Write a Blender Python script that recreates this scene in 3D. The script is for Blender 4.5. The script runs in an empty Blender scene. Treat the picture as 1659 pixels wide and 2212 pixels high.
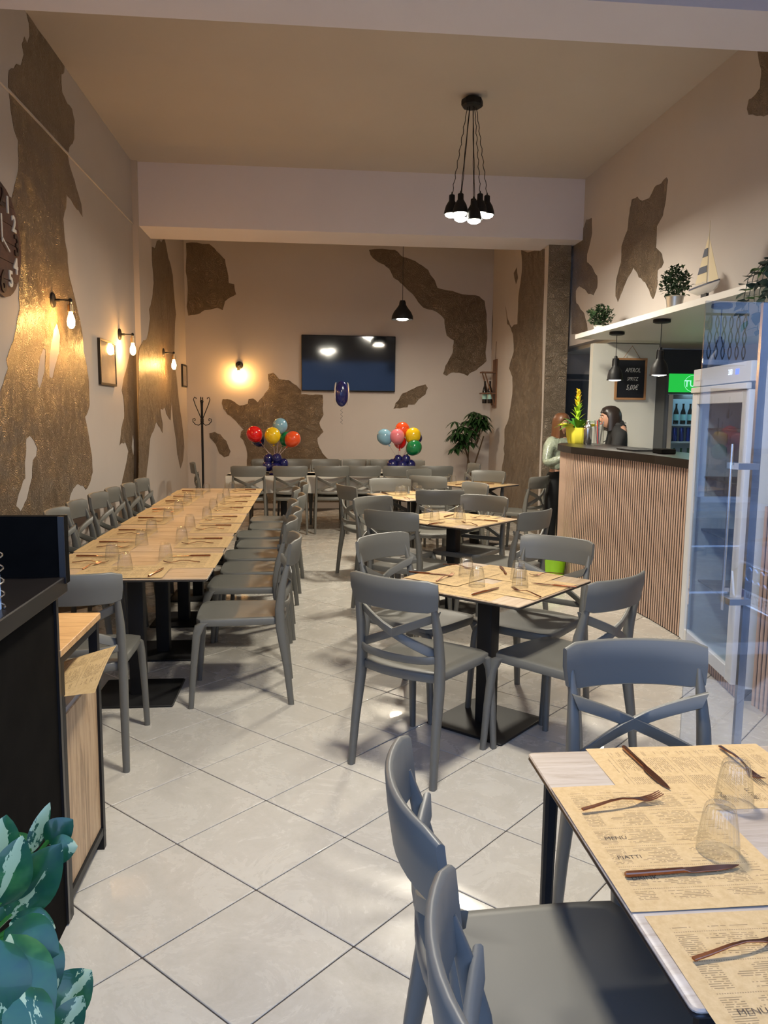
import bpy, bmesh, math, random
import numpy as np
from mathutils import Vector, Matrix, Euler
random.seed(7)
PI = math.pi
C = bpy.context.scene.collection
S = bpy.context.scene
# ------------------------------------------------------------------ camera
W_, H_, F_, CAMZ = 1659, 2212, 1715.0, 1.6
yv = np.array([668 - W_/2, 891 - H_/2, F_]); yv /= np.linalg.norm(yv)
hv = np.array([1, .0107, 0.])
zv = np.cross(hv, yv); zv /= np.linalg.norm(zv)
if zv[1] > 0: zv = -zv
xv = np.cross(yv, zv)
if xv[0] < 0: xv = -xv
RW = np.array([xv, yv, zv])
cam = bpy.data.objects.new('camera', bpy.data.cameras.new('camera'))
C.objects.link(cam)
cam.data.sensor_fit = 'HORIZONTAL'; cam.data.sensor_width = 36; cam.data.lens = 36*F_/W_
cam.data.clip_start = .02; cam.data.clip_end = 200
r_, u_, b_ = RW[:, 0], -RW[:, 1], -RW[:, 2]
M = Matrix(((r_[0], u_[0], b_[0], 0), (r_[1], u_[1], b_[1], 0), (r_[2], u_[2], b_[2], CAMZ), (0, 0, 0, 1)))
cam.matrix_world = M
S.camera = cam
# ------------------------------------------------------------------ sky (dusk) and exposure
SKY = 3.3
w = bpy.data.worlds.new('World'); S.world = w; w.use_nodes = True
nt = w.node_tree; bg = nt.nodes['Background']
tc = nt.nodes.new('ShaderNodeTexCoord'); sp = nt.nodes.new('ShaderNodeSeparateXYZ'); rp = nt.nodes.new('ShaderNodeValToRGB')
nt.links.new(tc.outputs['Generated'], sp.inputs[0]); nt.links.new(sp.outputs['Z'], rp.inputs[0]); nt.links.new(rp.outputs[0], bg.inputs[0])
rp.color_ramp.elements[0].position = 0; rp.color_ramp.elements[0].color = (.46, .62, .95, 1)
rp.color_ramp.elements[1].position = .9; rp.color_ramp.elements[1].color = (.22, .42, .95, 1)
bg.inputs[1].default_value = SKY
S.view_settings.view_transform = 'Standard'; S.view_settings.look = 'None'; S.view_settings.gamma = 1
S.view_settings.exposure = 0.0
S.view_settings.use_curve_mapping = False
LAMP = .58
# ------------------------------------------------------------------ pixel -> point on a real plane
def ray(px, py): return RW @ np.array([px - W_/2, py - H_/2, F_])
O_ = np.array([0, 0, CAMZ])
def onZ(px, py, z): d = ray(px, py); return Vector(O_ + (z - CAMZ)/d[2]*d)
def onX(px, py, x): d = ray(px, py); return Vector(O_ + x/d[0]*d)
def onY(px, py, y): d = ray(px, py); return Vector(O_ + y/d[1]*d)
# ------------------------------------------------------------------ materials
def mat(name, col, rough=.6, metal=0, emit=None, es=0, coat=0, spec=.5, trans=0, sheen=0):
    m = bpy.data.materials.new(name); m.use_nodes = True
    p = m.node_tree.nodes['Principled BSDF']
    p.inputs['Base Color'].default_value = (*col, 1); p.inputs['Roughness'].default_value = rough
    p.inputs['Metallic'].default_value = metal; p.inputs['Specular IOR Level'].default_value = spec
    p.inputs['Coat Weight'].default_value = coat; p.inputs['Transmission Weight'].default_value = trans
    p.inputs['Sheen Weight'].default_value = sheen
    if emit: p.inputs['Emission Color'].default_value = (*emit, 1); p.inputs['Emission Strength'].default_value = es
    return m
class NT:
    def __init__(s, m): s.t = m.node_tree; s.p = s.t.nodes['Principled BSDF']
    def n(s, typ, **kw):
        nd = s.t.nodes.new(typ)
        for k, v in kw.items():
            if k.startswith('i_'): nd.inputs[k[2:].replace('_', ' ')].default_value = v
            else: setattr(nd, k, v)
        return nd
    def l(s, a, b): s.t.links.new(a, b)
    def math(s, op, a, b=None, c=None):
        nd = s.t.nodes.new('ShaderNodeMath'); nd.operation = op
        for i, v in enumerate((a, b, c)):
            if v is None: continue
            if isinstance(v, (int, float)): nd.inputs[i].default_value = v
            else: s.l(v, nd.inputs[i])
        return nd.outputs[0]
    def ramp(s, fac, stops):
        r = s.t.nodes.new('ShaderNodeValToRGB'); e = r.color_ramp.elements
        while len(e) < len(stops): e.new(.5)
        for i, (p, c) in enumerate(stops): e[i].position = p; e[i].color = (*c, 1)
        s.l(fac, r.inputs[0]); return r.outputs[0]
    def coord(s, which='Object', scale=(1, 1, 1), rot=(0, 0, 0)):
        t = s.n('ShaderNodeTexCoord'); m = s.n('ShaderNodeMapping'); m.inputs['Scale'].default_value = scale; m.inputs['Rotation'].default_value = rot
        s.l(t.outputs[which], m.inputs[0]); return m.outputs[0]
    def noise(s, vec, scale, detail=4, rough=.6, dist=0):
        nd = s.n('ShaderNodeTexNoise'); nd.inputs['Scale'].default_value = scale; nd.inputs['Detail'].default_value = detail
        nd.inputs['Roughness'].default_value = rough; nd.inputs['Distortion'].default_value = dist
        if vec is not None: s.l(vec, nd.inputs['Vector'])
        return nd.outputs['Fac']
    def bump(s, h, st=.2, dist=.01):
        b = s.n('ShaderNodeBump'); b.inputs['Strength'].default_value = st; b.inputs['Distance'].default_value = dist
        s.l(h, b.inputs['Height']); s.l(b.outputs[0], s.p.inputs['Normal'])
def noisy(name, stops, scale=3, rough=.6, bump=0, bscale=40, bdist=.003, vec='Object', sc=(1, 1, 1), dist=0, **kw):
    m = mat(name, stops[0][1], rough, **kw); N = NT(m); c = N.coord(vec, sc)
    N.l(N.ramp(N.noise(c, scale, 5, .6, dist), stops), N.p.inputs['Base Color'])
    if bump: N.bump(N.noise(c, bscale, 4, .6, dist), bump, bdist)
    return m
PAINT = noisy('wall_paint', [(.3, (.52, .47, .435)), (.7, (.55, .50, .465))], 1.2, .75, .15, 60, .002)
CEIL = noisy('ceiling_paint', [(.3, (.51, .455, .41)), (.7, (.54, .485, .44))], .8, .8)
BEAM = noisy('beam_dusk_tint', [(.3, (.72, .68, .73)), (.7, (.75, .71, .76))], .8, .8)  # lavender dusk daylight on the beam faces is put into this colour
NICHE = noisy('niche_paint', [(.3, (.66, .66, .6)), (.7, (.7, .69, .63))], 2, .7)
DARKWALL = noisy('dark_grey_paint', [(.3, (.055, .065, .08)), (.7, (.07, .08, .095))], 2, .6)
def patch_mat(name, a, b, rough=.36):
    m = mat(name, a, rough); N = NT(m); c = N.coord('Object')
    f = N.noise(c, 2.2, 6, .65, .5); N.l(N.ramp(f, [(.3, a), (.7, b)]), N.p.inputs['Base Color'])
    v = N.n('ShaderNodeTexNoise'); v.inputs['Scale'].default_value = 5; v.inputs['Detail'].default_value = 2; v.inputs['Distortion'].default_value = 3.5
    N.l(c, v.inputs['Vector'])
    wv = N.math('SINE', N.math('MULTIPLY', v.outputs['Fac'], 90.0))
    h = N.math('ADD', N.math('MULTIPLY', wv, .5), N.noise(c, 55, 3, .6, 1))
    N.bump(h, .9, .008); return m
PATCH = patch_mat('textured_plaster', (.20, .145, .095), (.27, .20, .135))
PATCHD = patch_mat('textured_plaster_lit_face', (.235, .18, .125), (.31, .245, .18))  # paler copy of the patch plaster, the column front's lighting put into its colour
# floor tile
TILE = mat('floor_tile', (.5, .47, .42), .28, coat=.25); N = NT(TILE)
c = N.coord('Object'); oi = N.n('ShaderNodeObjectInfo')
va = N.n('ShaderNodeVectorMath', operation='MULTIPLY_ADD'); va.inputs[1].default_value = (1, 1, 1)
N.l(c, va.inputs[0]); cx = N.n('ShaderNodeCombineXYZ'); rr = N.math('MULTIPLY', oi.outputs['Random'], 50.0)
for i in range(3): N.l(rr, cx.inputs[i])
N.l(cx.outputs[0], va.inputs[2])
f = N.noise(va.outputs[0], 4.5, 10, .75, .6); f2 = N.noise(va.outputs[0], 45, 5, .8)
ff = N.math('ADD', N.math('MULTIPLY', f, .75), N.math('MULTIPLY', f2, .25))
ff = N.math('ADD', ff, N.math('MULTIPLY', N.math('SUBTRACT', oi.outputs['Random'], .5), .05))
N.l(N.ramp(ff, [(.32, (.46, .43, .38)), (.50, (.54, .51, .46)), (.68, (.595, .57, .52))]), N.p.inputs['Base Color'])
N.l(N.math('ADD', N.math('MULTIPLY', f, .25), .14), N.p.inputs['Roughness'])
N.bump(f2, .06, .002)
GROUT = noisy('grout', [(.3, (.045, .035, .03)), (.7, (.08, .065, .055))], 30, .9)
PLASTIC = mat('grey_plastic', (.140, .137, .122), .42); N = NT(PLASTIC); N.bump(N.noise(N.coord('Object'), 300, 2), .05, .0006)
def wood(name, stops, plank=(.12, .9), rough=.45, axis=0, seam=.25):
    m = mat(name, stops[0][1], rough); N = NT(m)
    sc = (2.5, 26, 26) if axis == 0 else ((26, 2.5, 26) if axis == 1 else (26, 26, 2.5))
    c = N.coord('Object', sc)
    g = N.noise(c, 1.0, 8, .7, 1.2)
    c2 = N.coord('Object')
    br = N.n('ShaderNodeTexBrick'); br.inputs['Scale'].default_value = 1; br.inputs['Brick Width'].default_value = plank[1]; br.inputs['Row Height'].default_value = plank[0]
    br.inputs['Mortar Size'].default_value = .0; br.inputs['Color1'].default_value = (.3, .3, .3, 1); br.inputs['Color2'].default_value = (.75, .75, .75, 1); br.inputs['Mortar'].default_value = (.4, .4, .4, 1)
    N.l(c2, br.inputs['Vector'])
    s = N.math('ADD', N.math('MULTIPLY', g, 1 - seam), N.math('MULTIPLY', br.outputs['Color'], seam))
    N.l(N.ramp(s, stops), N.p.inputs['Base Color']); N.bump(g, .08, .001); return m
WOODTOP = wood('table_wood', [(.32, (.22, .14, .08)), (.47, (.41, .285, .175)), (.6, (.51, .38, .26))])
WOODGREY = wood('grey_table_wood', [(.32, (.26, .20, .15)), (.47, (.41, .335, .27)), (.6, (.50, .43, .37))])
WOODOAK = wood('oak_wood', [(.3, (.36, .19, .075)), (.5, (.55, .32, .14)), (.65, (.62, .40, .2))], seam=0, axis=0)
WOODSIDE = wood('oak_side', [(.32, (.19, .115, .06)), (.5, (.42, .28, .16)), (.65, (.50, .36, .22))], seam=0, axis=2)
SLAT = wood('slat_oak', [(.3, (.50, .33, .235)), (.6, (.66, .46, .345))], seam=0, axis=2, rough=.5)
WOODCLOCK = wood('clock_wood', [(.3, (.05, .02, .013)), (.6, (.14, .06, .038))], seam=.4, axis=0)
WOODDARK = wood('dark_rack_wood', [(.3, (.08, .035, .015)), (.6, (.2, .09, .04))], seam=0, axis=2)
DOORWOOD = wood('carved_door_wood', [(.3, (.10, .032, .015)), (.6, (.22, .075, .035))], seam=0, axis=2)
BLACK = mat('black_metal', (.010, .010, .011), .5, spec=.3)
BLACKM = noisy('black_laminate', [(.3, (.0055, .005, .0045)), (.7, (.009, .008, .007))], 9, .8, .1, 80, .001, spec=.03)
FELT = mat('black_felt', (.012, .010, .010), .9)
BLACKTOP = mat('black_worktop', (.012, .010, .0095), .3, spec=.3)
EDGEB = mat('black_laminate_edge', (.02, .017, .016), .4)
COPPER = mat('copper_metal', (.30, .13, .075), .24, 1.0)
STEEL = mat('steel', (.62, .62, .62), .22, 1.0)
BRASS = mat('brass_socket', (.5, .36, .2), .3, 1.0)
WHITE = mat('white_laminate', (.76, .74, .70), .4)
WHITEMET = mat('white_metal', (.72, .74, .78), .35)
PRINT = mat('print_ink', (.09, .06, .04), .8)
CLOTH = noisy('white_cloth', [(.3, (.56, .53, .47)), (.7, (.62, .59, .53))], 5, .85, .3, 90, .002)
CHALKB = mat('chalkboard_black', (.006, .008, .014), .5)
CHALK = mat('chalk', (.85, .85, .82), .9)
FRAMEW = mat('board_frame_wood', (.42, .22, .10), .5)
PAPERW = noisy('print_paper', [(.3, (.42, .36, .30)), (.7, (.62, .56, .48))], 6, .35)
SCREEN = mat('tv_screen', (.006, .008, .012), .06, spec=.9)
def emis(name, col, st):
    m = bpy.data.materials.new(name); m.use_nodes = True; t = m.node_tree; t.nodes.remove(t.nodes['Principled BSDF'])
    e = t.nodes.new('ShaderNodeEmission'); e.inputs[0].default_value = (*col, 1); e.inputs[1].default_value = st
    t.links.new(e.outputs[0], t.nodes['Material Output'].inputs[0]); return m
BULBW = emis('warm_bulb', (1, .50, .14), 300)
BULBC = emis('cool_bulb', (1, .95, .8), 25)
BULBB = emis('bar_bulb', (1, .95, .82), 12)
GREENSIGN = emis('backlit_green', (.02, .50, .06), 1.1)
SIGNW = emis('backlit_white', (.45, 1, .75), 1.1)
FRLIGHT = emis('fridge_light', (.35, .75, .95), 1.1)
LEDB = emis('led_blue', (.15, .2, 1), 2.5)
LEDW = emis('led_white', (.8, .9, 1), 2)
def glass(name, mult=1.0, tint=(1, 1, 1), rough=0.0, base=0.0, cap=1.0):   # thin sheet: the same Fresnel share from either face
    m = bpy.data.materials.new(name); m.use_nodes = True; t = m.node_tree; t.nodes.remove(t.nodes['Principled BSDF'])
    def mt(op, a, b=None):
        nd = t.nodes.new('ShaderNodeMath'); nd.operation = op
        for i, v in enumerate((a, b)):
            if v is None: continue
            if isinstance(v, (int, float)): nd.inputs[i].default_value = v
            else: t.links.new(v, nd.inputs[i])
        return nd.outputs[0]
    tr = t.nodes.new('ShaderNodeBsdfTransparent'); tr.inputs[0].default_value = (*tint, 1)
    g = t.nodes.new('ShaderNodeBsdfGlossy'); g.inputs['Roughness'].default_value = rough
    ge = t.nodes.new('ShaderNodeNewGeometry'); dt = t.nodes.new('ShaderNodeVectorMath'); dt.operation = 'DOT_PRODUCT'
    t.links.new(ge.outputs['Normal'], dt.inputs[0]); t.links.new(ge.outputs['Incoming'], dt.inputs[1])
    f = mt('ADD', mt('MULTIPLY', mt('POWER', mt('SUBTRACT', 1.0, mt('ABSOLUTE', dt.outputs['Value'])), 5.0), .96), .04)
    f = mt('MINIMUM', mt('ADD', mt('MULTIPLY', f, mult), base), cap)
    mx = t.nodes.new('ShaderNodeMixShader'); t.links.new(f, mx.inputs[0])
    t.links.new(tr.outputs[0], mx.inputs[1]); t.links.new(g.outputs[0], mx.inputs[2]); t.links.new(mx.outputs[0], t.nodes['Material Output'].inputs[0]); return m
TUMBLER = glass('clear_glass', 1.5, (.98, .983, .98), .05, cap=.5)
PANE = glass('screen_glass', 4.2, (.95, .97, 1), 0)  # glass of the screen added indoors, reflection boosted to show the street
FGLASS = glass('fridge_glass', .6, (.8, .86, .9), 0)
def tint(name, col, rough=.35, **kw): return mat(name, col, rough, **kw)
# kraft paper with printed lines, in local metres: X along the long side
def kraft():
    m = mat('kraft_menu_paper', (.58, .40, .2), .8); N = NT(m)
    t = N.n('ShaderNodeTexCoord'); s = N.n('ShaderNodeSeparateXYZ'); N.l(t.outputs['Object'], s.inputs[0])
    X, Y = s.outputs[0], s.outputs[1]
    blk = N.math('FLOOR', N.math('DIVIDE', N.math('ADD', X, 5), .07))
    lu = N.math('MODULO', N.math('ADD', X, 5), .07)
    row = N.math('FLOOR', N.math('DIVIDE', N.math('ADD', Y, 5), .1))
    lv = N.math('MODULO', N.math('ADD', Y, 5), .1)
    line = N.math('FLOOR', N.math('DIVIDE', lu, .0046)); ins = N.math('LESS_THAN', N.math('MODULO', lu, .0046), .0019)
    cv = N.n('ShaderNodeCombineXYZ'); N.l(N.math('ADD', line, N.math('MULTIPLY', blk, 31.0)), cv.inputs[0]); N.l(row, cv.inputs[1])
    wn = N.n('ShaderNodeTexWhiteNoise'); N.l(cv.outputs[0], wn.inputs[0])
    ln = N.math('LESS_THAN', lv, N.math('ADD', N.math('MULTIPLY', wn.outputs['Value'], .05), .04))
    wd = N.n('ShaderNodeCombineXYZ'); N.l(line, wd.inputs[0]); N.l(N.math('FLOOR', N.math('DIVIDE', lv, .0032)), wd.inputs[1]); N.l(N.math('ADD', blk, N.math('MULTIPLY', row, 7.0)), wd.inputs[2])
    w2 = N.n('ShaderNodeTexWhiteNoise'); N.l(wd.outputs[0], w2.inputs[0])
    wr = N.math('GREATER_THAN', w2.outputs['Value'], .2)
    ext = N.math('MULTIPLY', N.math('GREATER_THAN', lu, .011), N.math('LESS_THAN', lu, .066))
    brd = N.math('MULTIPLY', N.math('LESS_THAN', N.math('ABSOLUTE', X), .198), N.math('LESS_THAN', N.math('ABSOLUTE', Y), .136))
    k = N.math('MULTIPLY', N.math('MULTIPLY', ins, ln), N.math('MULTIPLY', wr, N.math('MULTIPLY', ext, brd)))
    dsh = N.math('MULTIPLY', N.math('LESS_THAN', N.math('ABSOLUTE', N.math('SUBTRACT', lu, .0035)), .0009), N.math('MULTIPLY', brd, N.math('LESS_THAN', N.math('MODULO', lv, .004), .0025)))
    k = N.math('MAXIMUM', k, dsh)
    c = N.coord('Object'); base = N.ramp(N.noise(c, 60, 5, .7), [(.3, (.50, .335, .15)), (.7, (.62, .44, .225))])
    mx = N.n('ShaderNodeMix', data_type='RGBA'); N.l(N.math('MULTIPLY', k, .62), mx.inputs[0]); N.l(base, mx.inputs[6]); mx.inputs[7].default_value = (.10, .065, .03, 1)
    N.l(mx.outputs[2], N.p.inputs['Base Color']); return m
KRAFT = kraft()
# ------------------------------------------------------------------ mesh helpers
class MB:
    def __init__(s): s.bm = bmesh.new()
    def _add(s, vs, fs, M=None):
        v = [s.bm.verts.new((M @ Vector(p)) if M else p) for p in vs]
        for f in fs:
            try: s.bm.faces.new([v[i] for i in f])
            except ValueError: pass
        return v
    def box(s, c, d, rz=0, M=None, taper=1.0):
        x, y, z = d[0]/2, d[1]/2, d[2]/2; t = taper
        vs = [(-x, -y, -z), (x, -y, -z), (x, y, -z), (-x, y, -z), (-x*t, -y*t, z), (x*t, -y*t, z), (x*t, y*t, z), (-x*t, y*t, z)]
        MM = Matrix.Translation(c) @ Matrix.Rotation(rz, 4, 'Z')
        if M: MM = MM @ M
        s._add(vs, [(0, 3, 2, 1), (4, 5, 6, 7), (0, 1, 5, 4), (1, 2, 6, 5), (2, 3, 7, 6), (3, 0, 4, 7)], MM); return s
    def rbox(s, c, d, r, M=None, rz=0):      # rounded in plan, small chamfer on top and bottom
        pts = []; x, y = d[0]/2 - r, d[1]/2 - r
        for q, (sx, sy) in enumerate(((1, 1), (-1, 1), (-1, -1), (1, -1))):
            for k in range(4):
                a = q*PI/2 + k*PI/6; pts.append((sx*x + r*math.cos(a), sy*y + r*math.sin(a)))
        ch = min(r*.5, d[2]*.35)
        rings = []
        for z, ins in ((-d[2]/2, ch), (-d[2]/2 + ch, 0), (d[2]/2 - ch, 0), (d[2]/2, ch)):
            kx, ky = (d[0] - 2*ins)/d[0], (d[1] - 2*ins)/d[1]; rings.append([(p[0]*kx, p[1]*ky, z) for p in pts])
        MM = Matrix.Translation(c) @ Matrix.Rotation(rz, 4, 'Z')
        if M: MM = MM @ M
        s.loft(rings, MM); return s
    def loft(s, rings, M=None, closed=True, cap=True):
        n = len(rings[0]); V = [s._add(r, [], M) for r in rings]
        for a, b in zip(V[:-1], V[1:]):
            for i in range(n if closed else n - 1):
                j = (i + 1) % n
                try: s.bm.faces.new((a[i], a[j], b[j], b[i]))
                except ValueError: pass
        if cap and closed:
            try: s.bm.faces.new(list(reversed(V[0]))); s.bm.faces.new(V[-1])
            except ValueError: pass
        return s
    def tube(s, pts, r, n=8, cap=True, flat=None):
        pts = [Vector(p) for p in pts]; m = len(pts)
        rs = r if isinstance(r, (list, tuple)) else [r]*m
        up = None; rings = []
        for i, p in enumerate(pts):
            t = (pts[min(i+1, m-1)] - pts[max(i-1, 0)])
            if t.length < 1e-9: t = Vector((0, 0, 1))
            t.normalize()
            if up is None:
                up = Vector((0, 0, 1)) if abs(t.z) < .95 else Vector((1, 0, 0))
            up = (up - t*up.dot(t))
            if up.length < 1e-6: up = Vector((1, 0, 0)) - t*t.x
            up.normalize(); sd = t.cross(up)
            fl = flat or (1, 1)
            rings.append([p + sd*math.cos(2*PI*k/n)*rs[i]*fl[0] + up*math.sin(2*PI*k/n)*rs[i]*fl[1] for k in range(n)])
        s.loft(rings, cap=cap); return s
    def strip(s, pts, wvec, tvec, wl, tl):   # flat bar: section spanned by wvec (width) and tvec (thickness), chamfered
        m = len(pts); wl = wl if isinstance(wl, (list, tuple)) else [wl]*m; tl = tl if isinstance(tl, (list, tuple)) else [tl]*m
        rings = []
        for i, p in enumerate(pts):
            p = Vector(p); a = Vector(wvec[i] if isinstance(wvec, list) else wvec).normalized(); b = Vector(tvec[i] if isinstance(tvec, list) else tvec).normalized()
            w2, t2 = wl[i]/2, tl[i]/2; c2 = min(w2, t2)*.45
            sec = [(w2 - c2, t2), (w2, t2 - c2), (w2, -t2 + c2), (w2 - c2, -t2), (-w2 + c2, -t2), (-w2, -t2 + c2), (-w2, t2 - c2), (-w2 + c2, t2)]
            rings.append([p + a*u + b*v for u, v in sec])
        s.loft(rings); return s
    def lathe(s, prof, c=(0, 0, 0), n=24, M=None, flute=0, nf=0, cap=False):
        rings = []
        for (r, z) in prof:
            rings.append([(c[0] + (r*(1 + (flute*math.cos(nf*2*PI*k/n) if r > 1e-4 else 0)))*math.cos(2*PI*k/n), c[1] + (r*(1 + (flute*math.cos(nf*2*PI*k/n) if r > 1e-4 else 0)))*math.sin(2*PI*k/n), c[2] + z) for k in range(n)])
        s.loft(rings, M, cap=cap); return s
    def ball(s, c, r, n=16, m=10, M=None, drop=0):
        r = (r, r, r) if isinstance(r, (int, float)) else r
        rings = []
        for i in range(m + 1):
            a = PI*i/m; rr = math.sin(a); z = math.cos(a)
            k = 1 - drop*max(0, -z)
            rings.append([(c[0] + r[0]*rr*k*math.cos(2*PI*j/n), c[1] + r[1]*rr*k*math.sin(2*PI*j/n), c[2] + r[2]*z*(1 + (drop*.5 if z < 0 else 0))) for j in range(n)])
        s.loft(rings, M, cap=False); return s
    def prism(s, pts, off):                  # polygon (3-D points) pushed by the vector off
        a = s._add(pts, []); b = s._add([Vector(p) + Vector(off) for p in pts], []); n = len(pts)
        s.bm.faces.new(a); s.bm.faces.new(list(reversed(b)))
        for i in range(n): s.bm.faces.new((a[i], b[i], b[(i+1) % n], a[(i+1) % n]))
        return s
    def mesh(s, name, m, smooth=True, ang=38):
        bmesh.ops.remove_doubles(s.bm, verts=s.bm.verts, dist=1e-5)
        bmesh.ops.recalc_face_normals(s.bm, faces=s.bm.faces)
        me = bpy.data.meshes.new(name); s.bm.to_mesh(me); s.bm.free()
        if m: me.materials.append(m)
        if smooth:
            for p in me.polygons: p.use_smooth = True
            me.set_sharp_from_angle(angle=math.radians(ang))
        return me
    def build(s, name, m, parent=None, smooth=True, ang=38, kind=None, label=None):
        o = bpy.data.objects.new(name, s.mesh(name, m, smooth, ang)); C.objects.link(o)
        if parent: o.parent = parent
        if kind: o['kind'] = kind
        if label: o['label'] = label
        return o
def thing(name, label, cat, loc=(0, 0, 0), rz=0, group=None):
    o = bpy.data.objects.new(name, None); C.objects.link(o); o.location = loc; o.rotation_euler = (0, 0, rz); o.empty_display_size = .1
    o['label'] = label; o['category'] = cat
    if group: o['group'] = group
    return o
def tag(o, label, cat, group=None):
    o['label'] = label; o['category'] = cat
    if group: o['group'] = group
    return o
def kids(o): return [c for c in KID.get(o.name, [])]
def ctree(o):
    KID.clear()
    for c in bpy.data.objects:
        if c.parent: KID.setdefault(c.parent.name, []).append(c)
KID = {}
def dup(root, loc, rz, label, group=None, rot=None):
    if root.name not in KID: ctree(root)
    r = root.copy(); C.objects.link(r); r.location = loc; r.rotation_euler = rot or (0, 0, rz); r['label'] = label
    if group: r['group'] = group
    for ch in KID.get(root.name, []):
        c = ch.copy(); C.objects.link(c); c.parent = r
        for g in KID.get(ch.name, []):
            d = g.copy(); C.objects.link(d); d.parent = c
    return r
def link(name, me, parent=None, loc=(0, 0, 0), rz=0):
    o = bpy.data.objects.new(name, me); C.objects.link(o); o.location = loc; o.rotation_euler = (0, 0, rz)
    if parent: o.parent = parent
    return o
def text_mesh(txt, size, m, ext=.0004, align='CENTER', name='text', shear=0, space=1.0, bold=0):
    cu = bpy.data.curves.new(name, 'FONT'); cu.body = txt; cu.size = size; cu.extrude = ext; cu.align_x = align; cu.align_y = 'CENTER'
    cu.shear = shear; cu.space_character = space; cu.resolution_u = 2; cu.offset = bold
    o = bpy.data.objects.new('tmp', cu); C.objects.link(o)
    me = bpy.data.meshes.new_from_object(o.evaluated_get(bpy.context.evaluated_depsgraph_get()))
    me.name = name
    me.materials.clear(); me.materials.append(m)
    bpy.data.objects.remove(o); bpy.data.curves.remove(cu); return me
def frame_matrix(org, ux, uy):               # local x -> ux, local y -> uy
    ux = Vector(ux).normalized(); uy = Vector(uy).normalized(); uz = ux.cross(uy)
    return Matrix(((ux.x, uy.x, uz.x, org[0]), (ux.y, uy.y, uz.y, org[1]), (ux.z, uy.z, uz.z, org[2]), (0, 0, 0, 1)))
def flat_shape(name, outlines, org, ux, uy, thick, m, parent):   # 2-D outlines with holes, in the (ux, uy) plane through org
    cu = bpy.data.curves.new(name, 'CURVE'); cu.dimensions = '2D'; cu.fill_mode = 'BOTH'; cu.extrude = thick/2; cu.resolution_u = 5
    U, V = Vector(ux).normalized(), Vector(uy).normalized(); og = Vector(org)
    for pts in outlines:
        q = [(d.dot(U), d.dot(V)) for d in (Vector(p) - og for p in pts)]
        for it in range(2):                  # break the straight runs into small irregular steps, as torn plaster has
            r2 = []
            for i, a in enumerate(q):
                b = q[(i + 1) % len(q)]; L = math.hypot(b[0] - a[0], b[1] - a[1]); r2.append(a)
                if L > .07: k = random.uniform(-.07, .07)*min(L, .4); t = random.uniform(.4, .6); r2.append((a[0] + (b[0] - a[0])*t + (b[1] - a[1])/L*k, a[1] + (b[1] - a[1])*t - (b[0] - a[0])/L*k))
            q = r2
        sp = cu.splines.new('POLY'); sp.points.add(len(q) - 1); sp.use_cyclic_u = True
        for b, p in zip(sp.points, q): b.co = (p[0], p[1], 0, 1)
    o = bpy.data.objects.new('tmp', cu); C.objects.link(o)
    dg = bpy.context.evaluated_depsgraph_get(); dg.update()
    me = bpy.data.meshes.new_from_object(o.evaluated_get(dg)); me.transform(frame_matrix(org, ux, uy)); me.name = name
    me.materials.clear(); me.materials.append(m)
    bpy.data.objects.remove(o); bpy.data.curves.remove(cu)
    ob = bpy.data.objects.new(name, me); C.objects.link(ob); ob.parent = parent; return ob
def area(name, loc, size, power, col, parent=None, rot=(0, 0, 0), spread=PI, shape='DISK'):
    l = bpy.data.lights.new(name, 'AREA'); l.shape = shape; l.size = size; l.energy = power; l.color = col; l.spread = spread
    o = bpy.data.objects.new(name, l); C.objects.link(o); o.location = loc; o.rotation_euler = rot
    if parent: o.parent = parent
    return o
def ordn(i): return ['first', 'second', 'third', 'fourth', 'fifth', 'sixth', 'seventh', 'eighth', 'ninth', 'tenth', 'eleventh', 'twelfth'][i]
# ================================================================== ROOM SHELL
XL, XL2, XR, XR2 = -2.05, -1.985, 3.37, 3.04
YB, YW, YC = 9.88, 13.3, 10.2
ZC, ZB = 4.47, 3.75
Y0 = .40
def struct(name, mb, m, smooth=False): return mb.build(name, m, None, smooth, kind='structure')
fl = struct('floor', MB().box((1.6, 6.9, -.06), (7.6, 13.2, .112)), GROUT)
# tiles on the diagonal, one object each
HD = .3125
tb = MB(); sd = HD*math.sqrt(2) - .0045
tb.rbox((0, 0, -.004), (sd, sd, .008), .004); tme = tb.mesh('tile', TILE)
cells = []
for i in range(-10, 20):
    for j in range(-10, 36):
        if (i + j) % 2 == 0: continue
        x, y = -.18 + HD*i, 3.155 + HD*j
        if y < .75 or y > YW - .3 or x < XL + .3 or x > 5.0: continue
        if x > .62*y + .35 or x < -.42*y - .35: continue
        cells.append((y, x))
cells.sort()
for y, x in cells[:298]:
    o = link('tile', tme, fl, (x, y, 0), PI/4 + random.choice((0, 1, 2, 3))*PI/2)
rest = MB()
for y, x in cells[298:]: rest.box((x, y, -.004), (sd, sd, .008), PI/4)
for i in range(-12, 20):
    for j in range(-10, 36):
        if (i + j) % 2 == 0: continue
        x, y = -.18 + HD*i, 3.155 + HD*j
        if (y, x) in cells or y < .7 or y > YW - .2 or x < XL + .2 or x > 5.1: continue
        rest.box((x, y, -.004), (sd, sd, .008), PI/4)
rest.build('tile_field', TILE, fl, False, kind='stuff')
struct('ceiling', MB().box((1.5, 6.9, ZC + .05), (8.0, 13.2, .1)), CEIL)
wl = struct('wall_left', MB().box((XL - .1, (Y0 + YB)/2, ZC/2), (.2, YB - Y0, ZC)).box((XL2 - .1325, (YB + YW)/2, ZC/2), (.265, YW - YB + .1, ZC)), PAINT)
wbk = struct('wall_back', MB().box((.7, YW + .1, ZC/2), (6.0, .2, ZC)), PAINT)
wr2 = struct('wall_right_rear', MB().box(((XR2 + 3.33)/2, (YC + YW)/2, ZC/2), (3.33 - XR2, YW - YC, ZC)), PAINT)
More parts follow.
